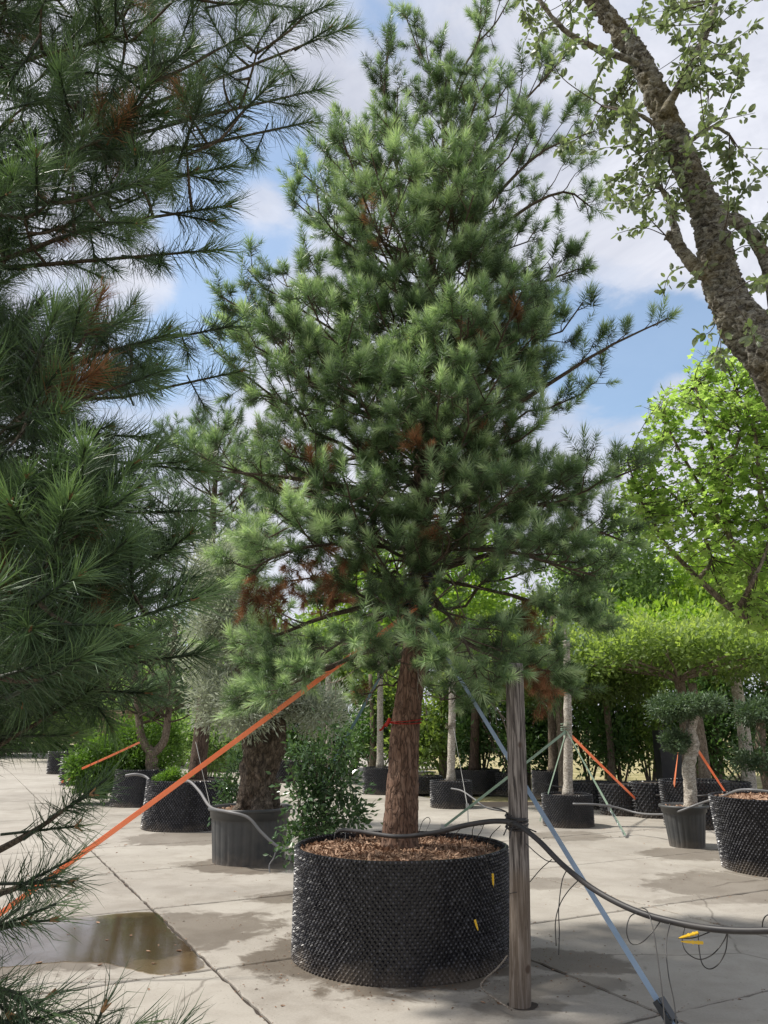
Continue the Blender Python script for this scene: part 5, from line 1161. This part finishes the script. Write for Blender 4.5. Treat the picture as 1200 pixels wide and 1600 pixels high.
hose_px('water_hose', 'grey hose bowed over the squat pot behind the post', [(705, 1232, 14.6), (722, 1236, 14.4), (740, 1248, 14.2), (760, 1262, 14.0), (790, 1268, 14)], .014, 'hose_grey')

# ------------------------------------------------------------------ straps
def strap(label, a, b_, mat, width, twist=0.0, sag=.01, end=None, anchor=None, n=40, name='tie_strap'):
    a, b_ = np.array(a, float), np.array(b_, float); t = thing(name, label, 'strap', b_)
    s_ = np.linspace(0, 1, n)[:, None]; L = np.linalg.norm(b_-a); p = a+(b_-a)*s_ - np.array([0, 0, 1])*(4*s_*(1-s_))*sag*L
    mb = MB(); mb.ribbon(p, width, (b_-a)[[1, 0, 2]]*[-1, 1, 0]+np.array([0, -1e-3, .9]), .003, twist); mb.build('webbing', M[mat], t)
    if end == 'ratchet':
        d = unit(a-b_); c = b_+d*.02; m2 = MB(); Z = d; X = unit(np.cross([0, 0, 1], Z)); Yv = np.cross(Z, X); R = np.stack([X, Yv, Z], 1)
        for sx in (-.028, .028): m2.box(c+R@np.array([sx, .004, .06]), (.005, .035, .13), R)
        for k in range(3): m2.tube(np.array([c+R@np.array([-.03, 0, .02+.04*k]), c+R@np.array([.03, 0, .02+.04*k])]), .011-.002*k, 10)
        m2.box(c+R@np.array([0, .03, .07]), (.05, .008, .11), R); m2.build('ratchet', M['black_iron'], t)
        m4 = MB(); m4.tube(np.array([c+R@np.array([-.022, 0, .045]), c+R@np.array([.022, 0, .045])]), .022, 14); m4.build('webbing_roll', M[mat], t)
        m3 = MB(); th = np.linspace(0, 2*np.pi, 18); m3.tube(np.array([c+R@np.array([.02*math.cos(q), 0, -.02+.035*math.sin(q)]) for q in th]), .004, 6); m3.tube(np.array([c, c*[1, 1, 0]]), .006, 6); m3.build('hook', M['steel'], t)
    if end == 'chain':
        d = unit(a-b_); m3 = MB()
        for k in range(8):
            c = b_+d*(.03+.055*k); X = unit(np.cross(d, [0, 0, 1] if k % 2 else [0, 1, .2])); th = np.linspace(0, 2*np.pi, 14); m3.tube(np.array([c+d*.035*math.cos(q)+X*.018*math.sin(q) for q in th]), .005, 5)
        m3.box(b_+d*.5, (.05, .03, .1)); m3.build('chain_hook', M['steel'], t)
    if end == 'eye':
        m3 = MB(); m3.tube(np.array([b_, b_*[1, 1, 0]-[0, 0, .02]]), .008, 6); m3.box(b_+unit(a-b_)*.05, (.05, .04, .09)); m3.build('hook', M['steel'], t)
    return t
T_ = lambda y, Y=PY-.12: P(np.interp(y, [870, 1000, 1130], [654, 650, 633]), y, Y)
strap('long orange strap running from the tall pine down to the lower left', T_(948), G(-150, 1537, .02), 'orange', .036, .5, .002, 'eye')
strap('pale blue strap running from the tall pine past the post to the front ratchet', T_(965)+[.05, 0, 0], G(1055, 1608, .03), 'blue', .031, .9, .003, 'ratchet')
strap('dark teal strap slanting back from the tall pine behind the glossy shrub', T_(950, PY+.12), G(447, 1322, .02), 'teal', .05, .4, .003, 'eye')
k8 = P(885, 1142, C888[1]-.07)
strap('pale green strap with chain hook right of the strapped pale trunk', k8, G(977, 1306, .03), 'mint', .04, .8, .003, 'chain')
strap('pale green strap crossing behind the wooden post', k8, G(688, 1296, .03), 'mint', .04, .5, .003, 'eye')
strap('thin pale green strap going back from the strapped pale trunk', k8, P(842, 1253, 14)*[1, 1, 0]+[0, 0, .02], 'mint', .03, .3, .003)
strap('orange strap slanting right from the strapped pale trunk', k8, G(1018, 1272, .02), 'orange', .05, .6, .003, 'eye')
strap('orange strap on the left side of the bonsai trunk', P(1060, 1172, BT[1]+.1), G(1047, 1272, .02), 'orange', .06, 1.0, .003, 'eye')
strap('orange strap slanting right from the bonsai trunk', P(1086, 1165, BT[1]), G(1172, 1296, .02), 'orange', .045, .7, .003)
strap('white strap slanting down the front of the squat pot', P(709, 1138, 14.9), P(731, 1264, 13.5), 'white', .035, .6, .003, 'eye')
strap('pale orange strap from the forked trunk across the clipped bush', P(218, 1160, 14.9), P(128, 1201, 13.5), 'orange', .035, .5, .003)
strap('short orange strap among the farthest left pots', P(136, 1206, 22), P(96, 1222, 21), 'orange', .05, .3, .003)
strap('off white strap from the dark pine trunk down to the olive tub', P(306, 1160, 11), P(331, 1272, 9.9), 'white', .028, .4, .001)
strap('faint grey strap rising on the right behind the bonsai', P(1152, 1150, 15), P(1195, 1200, 14), 'white', .03, .3, .001)
def band(name, label, y, n, mat, dz, thick, rad_=.118, tail=False, x=None, Y=PY, cat='strap'):
    c = trunk_at(P(650, y, Y)[2]) if x is None else P(x, y, Y); mb = MB(); th = np.linspace(0, 2*np.pi, 30)
    for k in range(n):
        p = np.c_[c[0]+np.cos(th)*rad_, c[1]+np.sin(th)*rad_, c[2]+k*dz+.012*np.sin(th*1+k)]; mb.ribbon(p, thick, (0, 0, 1.), .006) if mat != 'x' else None
    if tail:
        a = c+np.array([-rad_*.9, -.05, 0]); mb.ribbon(spline([a, a+[-.05, -.02, -.01], a+[-.08, -.03, -.05], a+[-.10, -.03, -.06]], 10), thick, (0, 1, .4), .004); mb.tube(np.array([a+[-.02, -.02, .03], a+[-.05, -.03, -.03]]), .012, 6)
    tag(mb.build(name, M[mat], None), label, cat)
band('trunk_strap', 'narrow red strap knotted round the trunk of the tall pine', 1128, 2, 'red', .014, .014, .117, True)
band('trunk_padding', 'purple grey padding wrapped round the trunk of the tall pine', 915, 5, 'foam', .026, .030, .110, cat='padding')
band('trunk_strap', 'straps wound round the trunk of the tall pine under the padding', 952, 3, 'teal', .035, .035, .112)
band('trunk_wrap', 'cloth wrap with pale straps round the strapped pale trunk', 1141, 4, 'mint', .035, .03, .078, x=884.5, Y=C888[1], cat='wrap')
band('trunk_wrap', 'brown wrap round the trunk above the squat pot', 1137, 3, 'grey_bark', .04, .04, .088, x=704, Y=gxy(705, 1261)[1], cat='wrap')
# stack of pallets far left
pal = thing('pallet_stack', 'stack of wooden pallets far behind the clipped bush', 'pallets', (P(180, 1150, 30)[0], 30, 0)); c = P(180, 1150, 30)
for k in range(14):
    for (w_, d__, h_) in ((1.0, 1.0, .022),): 
        mb = MB(); mb.box((c[0], 30, .1+k*.15+.12), (1.0, 1.0, .03)); mb.box((c[0], 29.55, .1+k*.15+.05), (.95, .1, .09)); mb.box((c[0]-.4, 30, .1+k*.15+.05), (.1, 1, .09)); mb.box((c[0]+.4, 30, .1+k*.15+.05), (.1, 1, .09)); mb.build('pallet', M['pallet'], pal)
mb = MB(); mb.box((-22, 52, .25), (60, .5, .5)); tag(mb.build('low_edge_wall', M['airpot_far']), 'low dark edging wall at the far left end of the yard', 'low wall')
